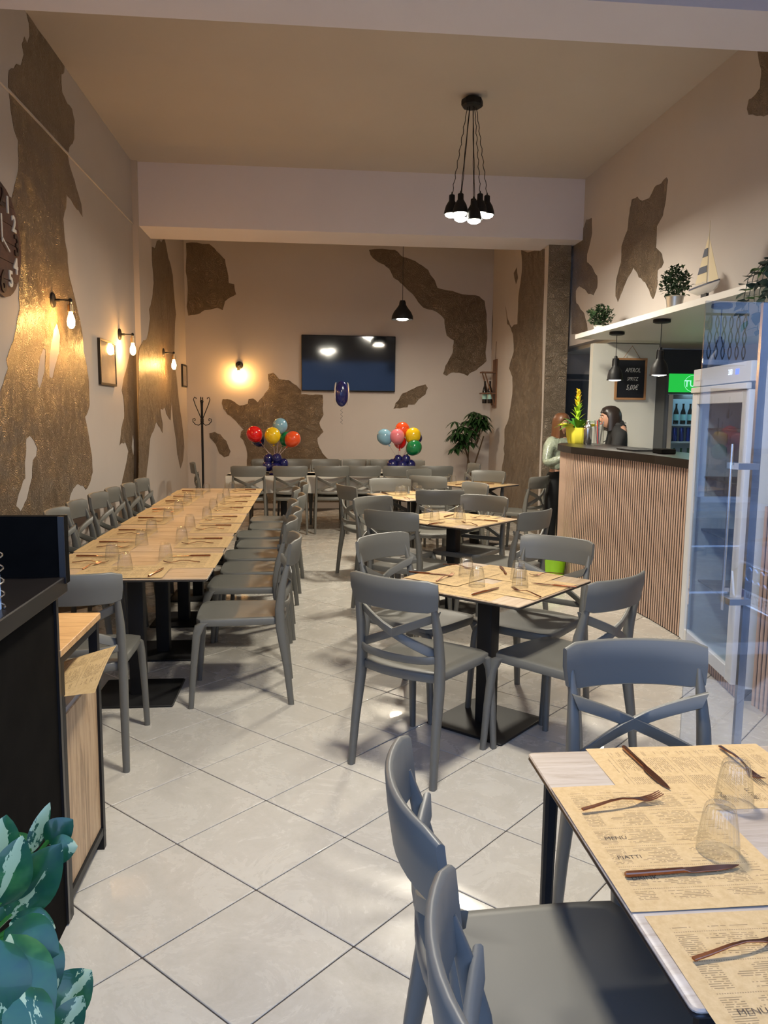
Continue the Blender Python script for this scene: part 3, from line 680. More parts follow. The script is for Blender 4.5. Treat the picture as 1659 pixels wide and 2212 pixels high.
# ================================================================== BAR COUNTER
FP = [(2.78, 8.5), (2.62, 8.15), (2.545, 7.75), (2.53, 7.45), (2.58, 6.95), (2.64, 6.45), (2.675, 5.9), (2.675, 5.3)]
ct = thing('bar_counter', 'bar counter with oak slat front and black worktop', 'counter', (2.8, 6.9, 0))
O = Vector((-2.8, -6.9, 0))
inner = [(3.10, 5.3), (3.10, 8.5)]
m = MB(); poly = [(x + .03, y) for x, y in FP]
def prism_xy(m, pts, z0, z1): m.prism([Vector((x, y, z0)) + O for x, y in pts], (0, 0, z1 - z0)); return m
prism_xy(m, [(x + .0115, y) for x, y in FP] + inner, .0, 1.235).build('body', FELT, ct, False)
prism_xy(MB(), [(x - .025, y + (.02 if i == 0 else (-.0 if i == len(FP)-1 else 0))) for i, (x, y) in enumerate(FP)] + [(3.14, 5.3), (3.14, 8.52)], 1.236, 1.30).build('worktop', BLACKTOP, ct, False)
sb = MB(); sb.box((0, 0, .62), (.004, .0188, 1.225)); SL = sb.mesh('slat', SLAT, False)
# walk along the front line
def walk(P, step):
    out = []; d = 0
    for (ax, ay), (bx, by) in zip(P[:-1], P[1:]):
        L = math.hypot(bx - ax, by - ay)
        while d < L:
            out.append((ax + (bx - ax)*d/L, ay + (by - ay)*d/L, math.atan2(by - ay, bx - ax))); d += step
        d -= L
    return out
for x, y, a in walk(FP, .0385):
    o = link('slat', SL, ct, (x - 2.8 + .0095, y - 6.9, 0), a - PI/2 + PI)
# low slatted plinth wall to the right, under and beside the upright fridge
pw = thing('slatted_panel', 'low oak slat wall panel at the right edge beside the upright fridge', 'wall panel', (2.45, 3.5, 0))
MB().box((.06, 0, .56), (.08, 1.15, 1.12)).build('backing', FELT, pw, False)
sb = MB(); sb.box((0, 0, .56), (.006, .0225, 1.12)); SL2 = sb.mesh('slat', SLAT, False)
for k in range(29): link('slat', SL2, pw, (.017, -.56 + .04*k, 0), 0)
# ---- upright white display fridge on a slatted plinth
A_, B_ = Vector((2.575, 5.10, 0)), Vector((2.415, 4.13, 0)); dU = (B_ - A_); WF = dU.length; ang = math.atan2(dU.y, dU.x)
fr = thing('display_fridge', 'tall white glass-door fridge at the right end of the counter', 'fridge', ((A_.x + B_.x)/2, (A_.y + B_.y)/2, 0), ang)
# local: x along the front (far -> near), front faces -y?
sgn = 1.0  # body extends to local +y*sgn
n_ = Vector((-math.sin(ang), math.cos(ang), 0)); sgn = 1 if n_.x > 0 else -1
D_ = .55; h = 1.905; w2 = WF/2
def fb(name, c, d, mt, par=None, kind=None):
    return MB().rbox((c[0], c[1]*sgn, c[2]), d, min(.006, min(d)*.2)).build(name, mt, par or fr)
fb('plinth', (0, D_/2 + .02, .035), (WF - .02, D_, .07), FELT)
sb = MB(); sb.box((0, 0, .035), (.0225, .013, .068)); SL3 = sb.mesh('slat', SLAT, False)
for k in range(int(WF/.04)): link('slat', SL3, fr, (-w2 + .03 + .04*k, .012*sgn, 0))
DKIN = mat('fridge_interior', (.025, .03, .035), .6)
fb('back_panel', (0, D_, h/2 + .035), (WF, .03, h - .07), DKIN)
fb('side_panel', (-w2 + .015, D_/2, h/2 + .035), (.03, D_, h - .07), WHITEMET); fb('side_panel', (w2 - .015, D_/2, h/2 + .035), (.03, D_, h - .07), WHITEMET)
fb('bottom_panel', (0, D_/2, .10), (WF - .06, D_ - .03, .06), WHITEMET)
tp = fb('top_panel', (0, D_/2, h - .06), (WF - .06, D_ - .03, .11), WHITEMET)
hd = fb('header', (0, -.02, h - .055), (WF, .05, .11), WHITEMET)
fb('header_lip', (0, -.045, h - .135), (WF - .02, .03, .035), WHITE)
dg = link('digital_display', text_mesh('333', .045, LEDW, .001, name='digital_display'), hd, (w2*.38, -.047*sgn, h - .05)); 
dg.rotation_euler = (PI/2, 0, 0 if sgn > 0 else PI)
led = MB().box((w2*.60, -.046*sgn, h - .05), (.05, .003, .03)).build('display_button', LEDB, hd, False)
bdg = MB().box((-w2*.82, -.047*sgn, h - .055), (.09, .004, .035)).build('badge', WHITE, hd, False)
for sx in (-1, 1): fb('door_frame', (sx*(w2 - .05), -.025, (h - .15 + .09)/2), (.10, .04, h - .25), WHITEMET)
fb('door_frame', (0, -.025, .14), (WF - .2, .04, .08), WHITEMET); fb('door_frame', (0, -.025, h - .19), (WF - .2, .04, .07), WHITEMET)
MB().box((0, -.02*sgn, .93), (WF - .2, .008, 1.53)).build('door_glass', FGLASS, fr, False)
for z in (.5, .85, 1.2, 1.52): fb('shelf', (0, D_/2 - .01, z), (WF - .07, D_ - .12, .012), mat('fridge_shelf', (.05, .055, .06), .5) if z == .5 else bpy.data.materials['fridge_shelf'])
MB().tube([(w2 - .12, -.075*sgn, .5), (w2 - .12, -.075*sgn, 1.45)], .009, 8).build('door_handle', STEEL, fr)
for z in (.62, 1.32): MB().box((w2 - .12, -.06*sgn, z), (.03, .03, .025)).build('handle_clamp', STEEL, fr, False)
# ---- shelf slab over the bar
sl = MB().box(((2.95 + 4.6)/2, (3.0 + 8.78)/2, 2.467), (1.65, 5.78, .05)).build('bar_shelf', WHITE, None, False); tag(sl, 'white slab shelf over the bar carrying plants and a model sailboat', 'shelf')
# ---- bar pendants
def bar_pendant(label, loc, power):
    t = thing('pendant_lamp', label, 'lamp', loc, 0, 'black pendants over the bar')
    MB().lathe([(0, 0), (.072, 0), (.075, -.005), (.075, -.026), (.06, -.032), (0, -.032)], n=24).build('ceiling_rose', BLACK, t)
    MB().tube([(0, 0, -.03), (0, 0, -.25)], .0035, 6).build('cord', BLACK, t)
    s = MB().lathe([(.0, -.235), (.014, -.24), (.018, -.262), (.028, -.27), (.030, -.335), (.036, -.35), (.062, -.385), (.073, -.42), (.078, -.47), (.083, -.475), (.083, -.482), (.075, -.478), (.070, -.43), (.055, -.39), (.0, -.37)], n=28).build('shade', BLACK, t)
    for sx in (-1, 1): MB().strip([(sx*.028, 0, -.26), (sx*.034, 0, -.29), (sx*.034, 0, -.33), (sx*.032, 0, -.345)], (0, 1, 0), (1, 0, 0), .012, .004).build('bracket', BLACK, s)
    MB().lathe([(0, -.462), (.052, -.466), (.066, -.472), (.064, -.479), (.04, -.487), (0, -.491)], n=24).build('bulb', BULBB, t)
    area('lamp_light', (0, 0, -.497), .12, power, (1, .93, .78), t)
    return t
for i, (px, py) in enumerate([(1333,717), (1430,690), (1560,657)]):
    a = onZ(px, py, 2.44); bar_pendant('black bell pendant under the shelf slab, %s from the left' % ordn(i), (a.x, a.y, 2.44), 9*LAMP)
# ---- chalkboard on the partition
a, b = onY(1330, 773, 9.19), onY(1393, 864, 9.19)
cb = thing('chalkboard', 'framed chalkboard with handwritten price on the white bar wall', 'chalkboard', ((a.x + b.x)/2, 9.185, (a.z + b.z)/2))
cw, chh = b.x - a.x, a.z - b.z
MB().box((0, 0, 0), (cw - .02, .012, chh - .02)).build('board', CHALKB, cb, False)
fmb = []
for c, d in (((0, -.004, chh/2 - .012), (cw, .024, .024)), ((0, -.004, -chh/2 + .012), (cw, .024, .024)), ((cw/2 - .012, -.004, 0), (.024, .024, chh - .048)), ((-cw/2 + .012, -.004, 0), (.024, .024, chh - .048))):
    MB().box(c, d).build('frame_rail', FRAMEW, cb, False)
for txt, z, s in (('APEROL', .10, .072), ('SPRITZ', .0, .06), ('5,00€', -.10, .085)):
    o = link('chalk_writing', text_mesh(txt, s, CHALK, .0005, name='chalk_writing', shear=.25), cb, (.02, -.0075, z)); o.rotation_euler = (PI/2, 0, 0); o.scale = (.72, 1, 1)
MB().tube([(-.1, -.01, chh/2), (0, -.01, chh/2 + .14), (.1, -.01, chh/2)], .003, 6).build('hanging_cord', FRAMEW, cb)
# ---- green-topped drinks fridge
dfx0, dfx1, dy = 4.10, 4.92, 8.95
df = thing('drinks_fridge', 'tall dark drinks fridge with a backlit green sign', 'fridge', ((dfx0 + dfx1)/2, dy, 0))
w3 = (dfx1 - dfx0)/2
DFR = mat('dark_fridge_body', (.05, .055, .06), .4); FIN = mat('fridge_white_liner', (.55, .62, .66), .5)
for nm, c, d, mt in (('side_panel', (-w3 + .02, .13, 1.05), (.04, .26, 2.1), DFR), ('side_panel', (w3 - .02, .13, 1.05), (.04, .26, 2.1), DFR), ('back_panel', (0, .25, 1.05), (2*w3 - .08, .02, 2.1), FIN), ('bottom_panel', (0, .12, .2), (2*w3 - .08, .24, .4), DFR), ('top_panel', (0, .14, 1.98), (2*w3 - .08, .22, .24), DFR)):
    MB().box(c, d).build(nm, mt, df, False)
sgb = MB().box((0, .012, 1.985), (2*w3 - .1, .02, .21)).build('sign', GREENSIGN, df, False)
o = link('sign_lettering', text_mesh('TUBORG', .105, SIGNW, .001, name='sign_lettering', bold=.0015), sgb, (.03, -.001, 1.975)); o.rotation_euler = (PI/2, 0, 0)
mm = MB(); mm.tube([(-.07 + .11*math.cos(2*PI*k/28), -.001, 1.98 + .095*math.sin(2*PI*k/28)) for k in range(4, 30)], .0022, 5); mm.build('sign_ring', SIGNW, sgb)
for c, d in (((-w3 + .06, -.02, 1.12), (.05, .04, 1.46)), ((w3 - .06, -.02, 1.12), (.05, .04, 1.46)), ((0, -.02, 1.825), (2*w3 - .17, .04, .05)), ((0, -.02, .42), (2*w3 - .17, .04, .06))): MB().box(c, d).build('door_frame', STEEL if c[0] else DFR, df, False)
MB().box((0, -.012, 1.12), (2*w3 - .17, .006, 1.36)).build('door_glass', FGLASS, df, False)
for sx in (-1, 1): MB().box((sx*(w3 - .055), .06, 1.12), (.012, .02, 1.3)).build('light_strip', FRLIGHT, df, False)
area('fridge_lamp', (0, .03, 1.86), .4, 5, (.5, .85, 1), df, shape='SQUARE')
for z in (.62, .98, 1.30, 1.50): MB().box((0, .125, z), (2*w3 - .09, .22, .018)).build('shelf', FIN, df, False)
BROWNG, GREENG, CAN = mat('dark_bottle_glass', (.015, .012, .01), .12), mat('green_bottle_glass', (.02, .10, .05), .12), mat('blue_can', (.02, .06, .35), .25, .6)
bm_ = MB().lathe([(0, 0), (.028, 0), (.030, .01), (.030, .13), (.022, .16), (.0115, .19), (.011, .225), (.013, .228), (.013, .24), (0, .24)], n=14); BOT = bm_.mesh('bottle', BROWNG)
BOTG = BOT.copy(); BOTG.materials[0] = GREENG
CANM = MB().lathe([(0, 0), (.022, 0), (.026, .006), (.026, .155), (.022, .163), (0, .163)], n=14).mesh('can', CAN)
LBL = MB().lathe([(.0305, .045), (.0308, .046), (.0308, .115), (.0305, .116)], n=14).mesh('bottle_label', mat('bottle_label_paper', (.35, .6, .55), .6))
for r, (z, kind, nn) in enumerate([(1.509, 'b', 8), (1.309, 'c', 5), (.989, 'g', 8), (.629, 'g', 8)]):
    for k in range(nn):
        x = (dfx0 + dfx1)/2 - w3 + .11 + (2*w3 - .22)*k/(nn - 1)*(1 if kind != 'c' else .55)
        shelfn = ['top', 'second', 'third', 'bottom'][r]
        if kind == 'c': o = link('drink_can', CANM, None, (x, dy + .10, z)); tag(o, 'blue drink can, %s from left on the drinks fridge shelf' % ordn(k), 'can', 'blue cans in the drinks fridge')
        else:
            o = link('bottle', BOT if kind == 'b' else BOTG, None, (x, dy + .10, z)); tag(o, '%s bottle, %s from left, %s shelf of the drinks fridge' % ('dark' if kind == 'b' else 'green', ordn(k), shelfn), 'bottle', 'bottles in the drinks fridge'); link('bottle_label', LBL, o)
# wooden box of small things near the dark fridge frame
# ================================================================== THINGS ON THE COUNTER
GREENL = mat('leaf_green', (.05, .20, .02), .4); YELLOWL = mat('bract_yellow', (.85, .62, .02), .45); LIMEL = mat('bract_lime', (.35, .55, .02), .45)
WRAP = mat('yellow_paper_wrap', (.85, .75, .06), .7)
def leafm(m, base, d, L, W, droop=.3, up=Vector((0, 0, 1)), n=5, fold=.15, tip=1.0, th=0):
    d = Vector(d).normalized(); sd = d.cross(up)
    if sd.length < .05: sd = d.cross(Vector((1, 0, 0)))
    sd.normalize(); nr = sd.cross(d).normalized(); rows = []
    for i in range(n + 1):
        t = i/n; wv = math.sin(PI*min(1, (t**.8)*.96 + .03))*W/2 if tip else W/2*(1 - t)**.6
        c = Vector(base) + d*(L*t) - Vector((0, 0, 1))*(droop*L*t*t)
        rows.append([c - sd*wv + nr*fold*wv, c, c + sd*wv + nr*fold*wv])
    m.loft(rows, closed=False, cap=False)
gp = thing('potted_bromeliad', 'yellow flowering plant wrapped in yellow paper on the counter', 'plant', (2.87, 8.36, 1.30))
m = MB(); m.lathe([(0, 0), (.085, 0), (.095, .02), (.11, .10), (.115, .17), (.10, .17), (.09, .10), (0, .1)], n=18, flute=.03, nf=9); m.build('pot_wrap', WRAP, gp, ang=30)
for k, a in enumerate((200, 320, 75, 140, 15)):
    a = math.radians(a); m = MB(); leafm(m, (.09*math.cos(a), .09*math.sin(a), .14), (math.cos(a), math.sin(a), .7), .17, .17, .25, n=4, fold=.5); m.build('wrap_fold', WRAP, gp)
for k in range(20):
    a = k*2.4; m = MB(); leafm(m, (.015*math.cos(a), .015*math.sin(a), .16), (math.cos(a), math.sin(a), .55 + (k % 4)*.3), .30, .045, .55 - .08*(k % 3)); m.build('leaf', GREENL, gp)
MB().tube([(0, 0, .1), (0, 0, .50)], [.02, .014], 8).build('stem', LIMEL, gp)
for k in range(26):
    a = k*2.4; z = .24 + .012*k; m = MB(); leafm(m, (0, 0, z), (math.cos(a), math.sin(a), 1.3 + .05*k), .15 - .003*k, .035, .25, n=4); m.build('bract', LIMEL if k < 11 else YELLOWL, gp)
sk = thing('cocktail_shaker', 'steel cocktail shaker beside the yellow plant on the bar', 'shaker', (2.905, 8.12, 1.30))
MB().lathe([(0, 0), (.035, 0), (.042, .01), (.045, .15), (.044, .16)], n=24).build('body', STEEL, sk)
MB().lathe([(.044, .16), (.043, .17), (.028, .205), (.02, .21)], n=24).build('shoulder', STEEL, sk); MB().lathe([(.022, .208), (.021, .235), (.012, .25), (0, .252)], n=18).build('cap', STEEL, sk)
jr = thing('utensil_jar', 'clear jug of bar tools beside the steel shaker', 'jug', (2.95, 7.92, 1.30))
MB().lathe([(0, 0), (.045, 0), (.05, .01), (.05, .19), (.048, .19), (.047, .01), (0, .008)], n=24).build('jug', TUMBLER, jr)
MB().tube([(.05, 0, .18), (.09, 0, .17), (.095, 0, .12), (.085, 0, .05), (.05, 0, .03)], .005, 6).build('handle', BLACK, jr)
for k, (a, mt, L) in enumerate([(0, STEEL, .24), (1.3, BLACK, .26), (2.6, STEEL, .25), (3.9, mat('red_straw', (.7, .02, .02), .4), .25), (5.2, STEEL, .22)]):
    MB().tube([(.015*math.cos(a), .015*math.sin(a), .012), (.045*math.cos(a), .045*math.sin(a), L)], [.004, .006], 6).build('bar_tool', mt, jr)
o = MB().rbox((0, 0, .008), (.26, .38, .016), .01).build('tray', BLACK); o.location = (2.88, 6.75, 1.3); tag(o, 'flat black tray on the bar worktop', 'tray')
o = MB().rbox((0, 0, .02), (.12, .18, .04), .01).build('card_reader', BLACKM); o.location = (2.86, 6.2, 1.3); tag(o, 'small black device on the bar worktop', 'device')
# ================================================================== ON THE SHELF SLAB
DKLEAF = mat('dark_small_leaf', (.03, .065, .025), .5); POTST = mat('galvanised_pot', (.55, .54, .5), .35, .8); POTW = mat('white_pot', (.7, .7, .66), .5)
def bush(label, loc, R, Hh_, pot, potm, seed):
    rnd = random.Random(seed); t = thing('potted_shrub', label, 'plant', loc)
    MB().lathe([(0, 0), (pot[0]*.8, 0), (pot[0], pot[1]), (pot[0]*1.05, pot[1]), (pot[0]*.95, pot[1]*.9), (0, pot[1]*.9)], n=20).build('pot', potm, t)
    m = MB(); st = MB()
    for k in range(420):
        u = rnd.uniform(-1, 1); a = rnd.uniform(0, 2*PI); q = math.sqrt(1 - u*u); rr = rnd.uniform(.45, 1.05)
        p = Vector((R*rr*q*math.cos(a), R*rr*q*math.sin(a), pot[1] + Hh_*.42 + Hh_*.5*rr*u))
        leafm(m, p, (rnd.uniform(-1, 1), rnd.uniform(-1, 1), rnd.uniform(-.4, 1)), .046, .032, .1, n=2)
        if k % 12 == 0: st.tube([(0, 0, pot[1]*.9), p*.5 + Vector((0, 0, pot[1]*.5)), p], .0015, 4, cap=False)
    m.build('foliage', DKLEAF, t, False); st.build('stems', DKLEAF, t)
a = onX(1437, 661, 2.98); bush('dark green shrub in a metal pot on the shelf slab', (3.06, a.y, 2.49), .12, .26, (.075, .11), POTST, 3)
a = onX(1273, 714, 2.98); bush('small dark shrub at the far end of the shelf slab', (3.06, a.y - .1, 2.49), .13, .24, (.07, .05), POTW, 5)
# sailboat
a = onX(1506, 642, 3.0)
sbt = thing('model_sailboat', 'model sailboat with cream sails on the shelf slab', 'model boat', (3.06, a.y, 2.49), math.radians(-90))
HULLW = mat('boat_white', (.75, .73, .68), .4); NAVY = mat('navy_cloth', (.02, .03, .07), .6); SAIL = mat('sail_cloth', (.72, .62, .42), .8)
rings = []
for x, wd, zb, zt in ((-.20, .035, .085, .105), (-.12, .055, .06, .10), (0, .065, .05, .10), (.12, .045, .062, .11), (.215, .003, .115, .125)):
    rings.append([(x, -wd, zt), (x, -wd*.8, (zt + zb)/2), (x, 0, zb), (x, wd*.8, (zt + zb)/2), (x, wd, zt)])
MB().loft(rings).build('hull', HULLW, sbt); 
rings = [[(x, -wd*1.04, zt), (x, -wd*1.04, zt + .012), (x, wd*1.04, zt + .012), (x, wd*1.04, zt)] for x, wd, zb, zt in ((-.20, .035, .085, .105), (-.12, .055, .06, .10), (0, .065, .05, .10), (.12, .045, .062, .11), (.215, .003, .115, .125))]
MB().loft(rings).build('deck_rim', NAVY, sbt, False)
MB().box((0, 0, .03), (.09, .02, .06)).box((0, 0, .006), (.12, .05, .012)).build('stand', BLACK, sbt, False)
MB().tube([(.02, 0, .1), (.02, 0, .60)], [.005, .003], 6).build('mast', SAIL, sbt); MB().tube([(.02, 0, .14), (-.17, 0, .15)], .003, 6).build('boom', SAIL, sbt)
def tri(m, a, b, c, t=.002): m.prism([Vector(a), Vector(b), Vector(c)], (0, t, 0))
m = MB(); tri(m, (.012, 0, .50), (.012, 0, .15), (-.165, 0, .155)); m.build('mainsail', SAIL, sbt, False)
m = MB(); tri(m, (.03, 0, .46), (.20, 0, .13), (.045, 0, .14)); m.build('jib_sail', SAIL, sbt, False)
m = MB(); m.prism([Vector((.011, -.003, .40)), Vector((.011, -.003, .34)), Vector((-.068, -.003, .34)), Vector((-.038, -.003, .40))], (0, .008, 0)); m.build('sail_stripe', NAVY, sbt, False)
m = MB(); m.prism([Vector((.011, -.003, .27)), Vector((.011, -.003, .22)), Vector((-.13, -.003, .22)), Vector((-.105, -.003, .27))], (0, .008, 0)); m.build('sail_stripe', NAVY, sbt, False)
# trailing plant in a white pot at the shelf front, right frame edge
a = onX(1655, 612, 2.9)
tp_ = thing('trailing_plant', 'trailing round-leaved plant hanging over the shelf slab front', 'plant', (3.05, a.y - .02, 2.49))
MB().lathe([(0, 0), (.06, 0), (.075, .11), (.07, .11), (0, .1)], n=20).build('pot', POTW, tp_)
TR = mat('dusty_dark_leaf', (.035, .07, .06), .5); TR2 = mat('fresh_leaf', (.10, .25, .05), .45); rnd = random.Random(4)
for s in range(7):
    y0 = -.16 + .06*s; Lh = [.30, .12, .36, .34, .16, .28, .20][s]; pts = [(0, 0, .1), (-.10, y0*.6, .13), (-.17, y0, .02), (-.18, y0 + .02, -.1), (-.175, y0 + .02, -Lh)]
    MB().tube(pts, .0025, 5).build('vine', TR, tp_)
    for k in range(11):
        t = k/10*3.9; i = min(3, int(t)); f = t - i; p = Vector(pts[i])*(1 - f) + Vector(pts[i+1])*f
        m = MB(); leafm(m, p, (rnd.uniform(-1, .1), rnd.uniform(-1, 1), rnd.uniform(-.8, .2)), .075, .075, .15, n=4, fold=.1); m.build('leaf', TR2 if rnd.random() < .15 else TR, tp_)
# ================================================================== LAMPS
def cluster(label, loc, zr, power):
    t = thing('pendant_cluster', label, 'lamp', loc)
    MB().lathe([(0, .02), (.06, .02), (.095, .0), (.10, -.015), (.10, -.05), (.085, -.065), (0, -.065)], n=8).build('ceiling_rose', BLACK, t, ang=20)
    spots = [(-.165, .02, .0), (-.10, -.07, -.01), (.015, -.14, -.085), (.085, -.05, .0), (.165, .02, .005), (.06, .13, .0), (-.06, .12, -.01)]
    for i, (x, y, dz) in enumerate(spots):
        zt = zr + dz; pts = []; n = 26
        for k in range(n + 1):
            u = k/n; wv = (.006*math.sin(u*48 + i) if i in (0, 3, 4) else .0015*math.sin(u*20 + i))*min(1, 4*u)
            pts.append((x*(.25 + .75*u) + wv, y*(.25 + .75*u), -.06 + (zt + .175 + .06)*u))
        MB().tube(pts, .0035, 5).build('cord', BLACK, t)
        MB().tube([(x, y, zt + .20), (x, y, zt + .172)], [.004, .010], 8).build('cord_grip', BLACK, t)
        MB().lathe([(0, .175), (.022, .174), (.027, .168), (.028, .12), (.036, .108), (.055, .075), (.068, .03), (.073, 0), (.068, 0), (.05, .07), (.0, .09)], (x, y, zt), 24).build('shade', BLACK, t)
        MB().lathe([(0, .02), (.045, .012), (.060, .0), (.056, -.014), (.035, -.026), (0, -.030)], (x, y, zt), 20).build('bulb', BULBC, t)
        area('lamp_light', (x, y, zt - .045), .12, power/7, (1, .92, .76), t)
    return t
cl = cluster('cluster of seven black pendants hanging from the ceiling', (1.48, 7.53, ZC - .03), -(ZC - .03) + 3.435, 260*LAMP)
# the twin cluster the room has nearer the shop window, above the picture
cluster('twin cluster of seven black pendants above the front tables', (.55, 2.7, ZC - .03), -(ZC - .03) + 3.435, 190*LAMP)
pdt = thing('pendant_lamp', 'single black dome pendant hanging before the back wall', 'lamp', (1.30, 11.3, ZC))
zs = onY(868, 650, 11.3).z - ZC
MB().tube([(0, 0, 0), (0, 0, zs)], .004, 6).build('cord', BLACK, pdt)
MB().lathe([(0, .01), (.035, .005), (.045, -.02), (.05, -.055), (.08, -.10), (.12, -.15), (.148, -.21), (.152, -.255), (.146, -.255), (.11, -.16), (.0, -.08)], (0, 0, zs), 30).build('shade', BLACK, pdt)
MB().lathe([(0, -.225), (.06, -.235), (.085, -.25), (.05, -.268), (0, -.275)], (0, 0, zs), 20).build('bulb', BULBC, pdt)
area('lamp_light', (0, 0, zs - .29), .2, 60*LAMP, (1, .86, .66), pdt)
area('shade_light', (0, 0, zs - .16), .1, 3, (1, .9, .7), pdt)
def sconce(label, p, nrm_deg, arm=.135):
    t = thing('wall_sconce', label, 'lamp', p, math.radians(nrm_deg - 90), 'edison bulb wall sconces')  # local +y out of the wall
    MB().lathe([(0, .0), (.060, .0), (.062, .008), (.055, .018), (.02, .026), (0, .027)], n=28, M=Matrix.Rotation(-PI/2, 4, 'X')).build('wall_plate', BLACK, t)
    MB().tube([(0, .02, 0), (0, .06, 0), (0, .065, 0), (0, arm, .0)], [.012, .012, .008, .007], 10).build('arm', BLACK, t)
    MB().ball((0, arm + .008, 0), .017, 12, 8).build('elbow', BLACK, t)
    s = MB().lathe([(0, -.01), (.012, -.012), (.013, -.03), (.024, -.035), (.025, -.09), (.02, -.093), (0, -.093)], (0, arm + .008, 0), 20).build('socket', BRASS, t)
    MB().lathe([(.0, -.09), (.014, -.092), (.015, -.105), (.026, -.14), (.031, -.168), (.028, -.195), (.016, -.216), (0, -.222)], (0, arm + .008, 0), 20).build('bulb', BULBW, t)
    return t
for i, (a, w_) in enumerate([(onX(112, 648, XL), 'nearest on the left wall, over the textured patch'), (onX(257, 722, XL), 'middle one on the left wall, beside the larger frame'), (onX(352, 762, XL2), 'farthest on the left wall beyond the pilaster')]):
    sconce('black wall sconce with glowing bulb, ' + w_, a, 0)
sconce('black wall sconce with glowing bulb on the back wall', onY(517, 789, YW), -90, .10)
# ================================================================== ON THE WALLS
def picture(label, x, y0, y1, z0, z1):
    t = thing('picture_frame', label, 'picture', (x, (y0 + y1)/2, (z0 + z1)/2)); wy, hz_ = y1 - y0, z1 - z0
    MB().box((.012, 0, 0), (.018, wy - .03, hz_ - .03)).build('print', PAPERW, t, False)
    for c, d in (((.014, 0, hz_/2 - .011), (.028, wy, .022)), ((.014, 0, -hz_/2 + .011), (.028, wy, .022)), ((.014, wy/2 - .011, 0), (.028, .022, hz_ - .044)), ((.014, -wy/2 + .011, 0), (.028, .022, hz_ - .044))): MB().box(c, d).build('frame_rail', BLACK, t, False)
    MB().box((.023, 0, 0), (.002, wy - .04, hz_ - .04)).build('glazing', TUMBLER, t, False)
    return t
picture('larger black-framed print on the left wall between two sconces', XL, 8.08, 8.72, 1.85, 2.30)
p2 = picture('small black-framed print on the left wall near the back corner', XL2, 12.78, 13.22, 1.98, 2.33)
for s in (-.05, 0, .05): MB().box((.0225, s*.3, .02 - abs(s)), (.001, .012, .12)).build('print_figure', PRINT, p2, False)
# clock
ck = thing('wall_clock', 'round dark wooden wall clock with raised numerals, cut by the left frame edge', 'clock', (XL, 5.62, 2.715))
Rk = .375; mw = MB(); Mx = Matrix.Rotation(PI/2, 4, 'Y')
for k in range(6):   # planks
    ya, yb = -Rk + 2*Rk*k/6 + .002, -Rk + 2*Rk*(k+1)/6 - .002; pts = []
    zc_ = [ya + (yb - ya)*q/5 for q in range(6)]
    up = [Vector((.004, math.sqrt(max(0, Rk**2 - z*z)), z)) for z in zc_]; dn = [Vector((.004, -math.sqrt(max(0, Rk**2 - z*z)), z)) for z in reversed(zc_)]
    pl = [p for i, p in enumerate(up + dn)]
    if k in (0, 5): pl = [p for i, p in enumerate(pl) if i not in ((11,) if k == 0 else (6,))]
    MB().prism(pl, (.024, 0, 0)).build('plank', WOODCLOCK, ck, False)
CW_ = mat('clock_numeral_white', (.75, .72, .68), .6); CD_ = mat('clock_numeral_dark', (.03, .012, .008), .5)
for k in range(1, 13):
    a = PI/2 - k*PI/6; dark = k % 3 == 0; s = .20 if dark else .15; rr = .28
    o = link('numeral', text_mesh(str(k), s, CD_ if dark else CW_, .004, name='numeral', bold=.004, space=.85), ck, (.033, rr*math.cos(a), rr*math.sin(a)))
    o.rotation_euler = (PI/2, 0, PI/2)
MB().box((.04, .0, .07), (.004, .016, .18)).build('clock_hand', CW_, ck, False); o = MB().box((0, .06, 0), (.004, .14, .012)).build('clock_hand', CW_, ck, False); o.location = (.044, 0, 0); o.rotation_euler = (-.5, 0, 0)
# television
a, b = onY(651, 723, YW - .05), onY(853, 847, YW - .05)
tv = thing('television', 'flat black television mounted on the back wall', 'television', ((a.x + b.x)/2, YW - .05, (a.z + b.z)/2)); tw, th_ = b.x - a.x, a.z - b.z
MB().rbox((0, 0, 0), (tw, th_, .045), .01, M=Matrix.Rotation(PI/2, 4, 'X')).build('casing', BLACK, tv)
MB().box((0, -.0235, .003), (tw - .02, .002, th_ - .03)).build('screen', SCREEN, tv, False); MB().box((0, .03, 0), (.3, .03, .3)).build('wall_mount', BLACK, tv, False)
# coat stand
ca = onY(433, 870, 12.6); cs_ = thing('coat_stand', 'black wrought iron coat stand in the back left corner', 'coat stand', (ca.x + .02, 12.6, 0)); zt = ca.z
MB().tube([(0, 0, .03), (0, 0, zt)], .018, 10).build('pole', BLACK, cs_); MB().ball((0, 0, zt + .02), .028, 12, 8).build('finial', BLACK, cs_)
for k in range(4):
    a = k*PI/2; c_, s_ = math.cos(a), math.sin(a)
    P = lambda r, z: (r*c_, r*s_, zt + z)
    MB().tube([P(.01, -.25), P(.05, -.15), P(.10, -.03), P(.125, .05), P(.11, .085), P(.085, .075), P(.085, .055)], .007, 6).build('hook', BLACK, cs_)
    MB().tube([P(.01, -.31), P(.05, -.345), P(.10, -.335), P(.14, -.29), P(.14, -.25), P(.11, -.24), P(.10, -.265), P(.12, -.28)], .007, 6).build('hook', BLACK, cs_)
    MB().tube([(0, 0, .22), (.08*c_, .08*s_, .14), (.2*c_, .2*s_, .06), (.24*c_, .24*s_, .012)], .009, 6).build('leg', BLACK, cs_)
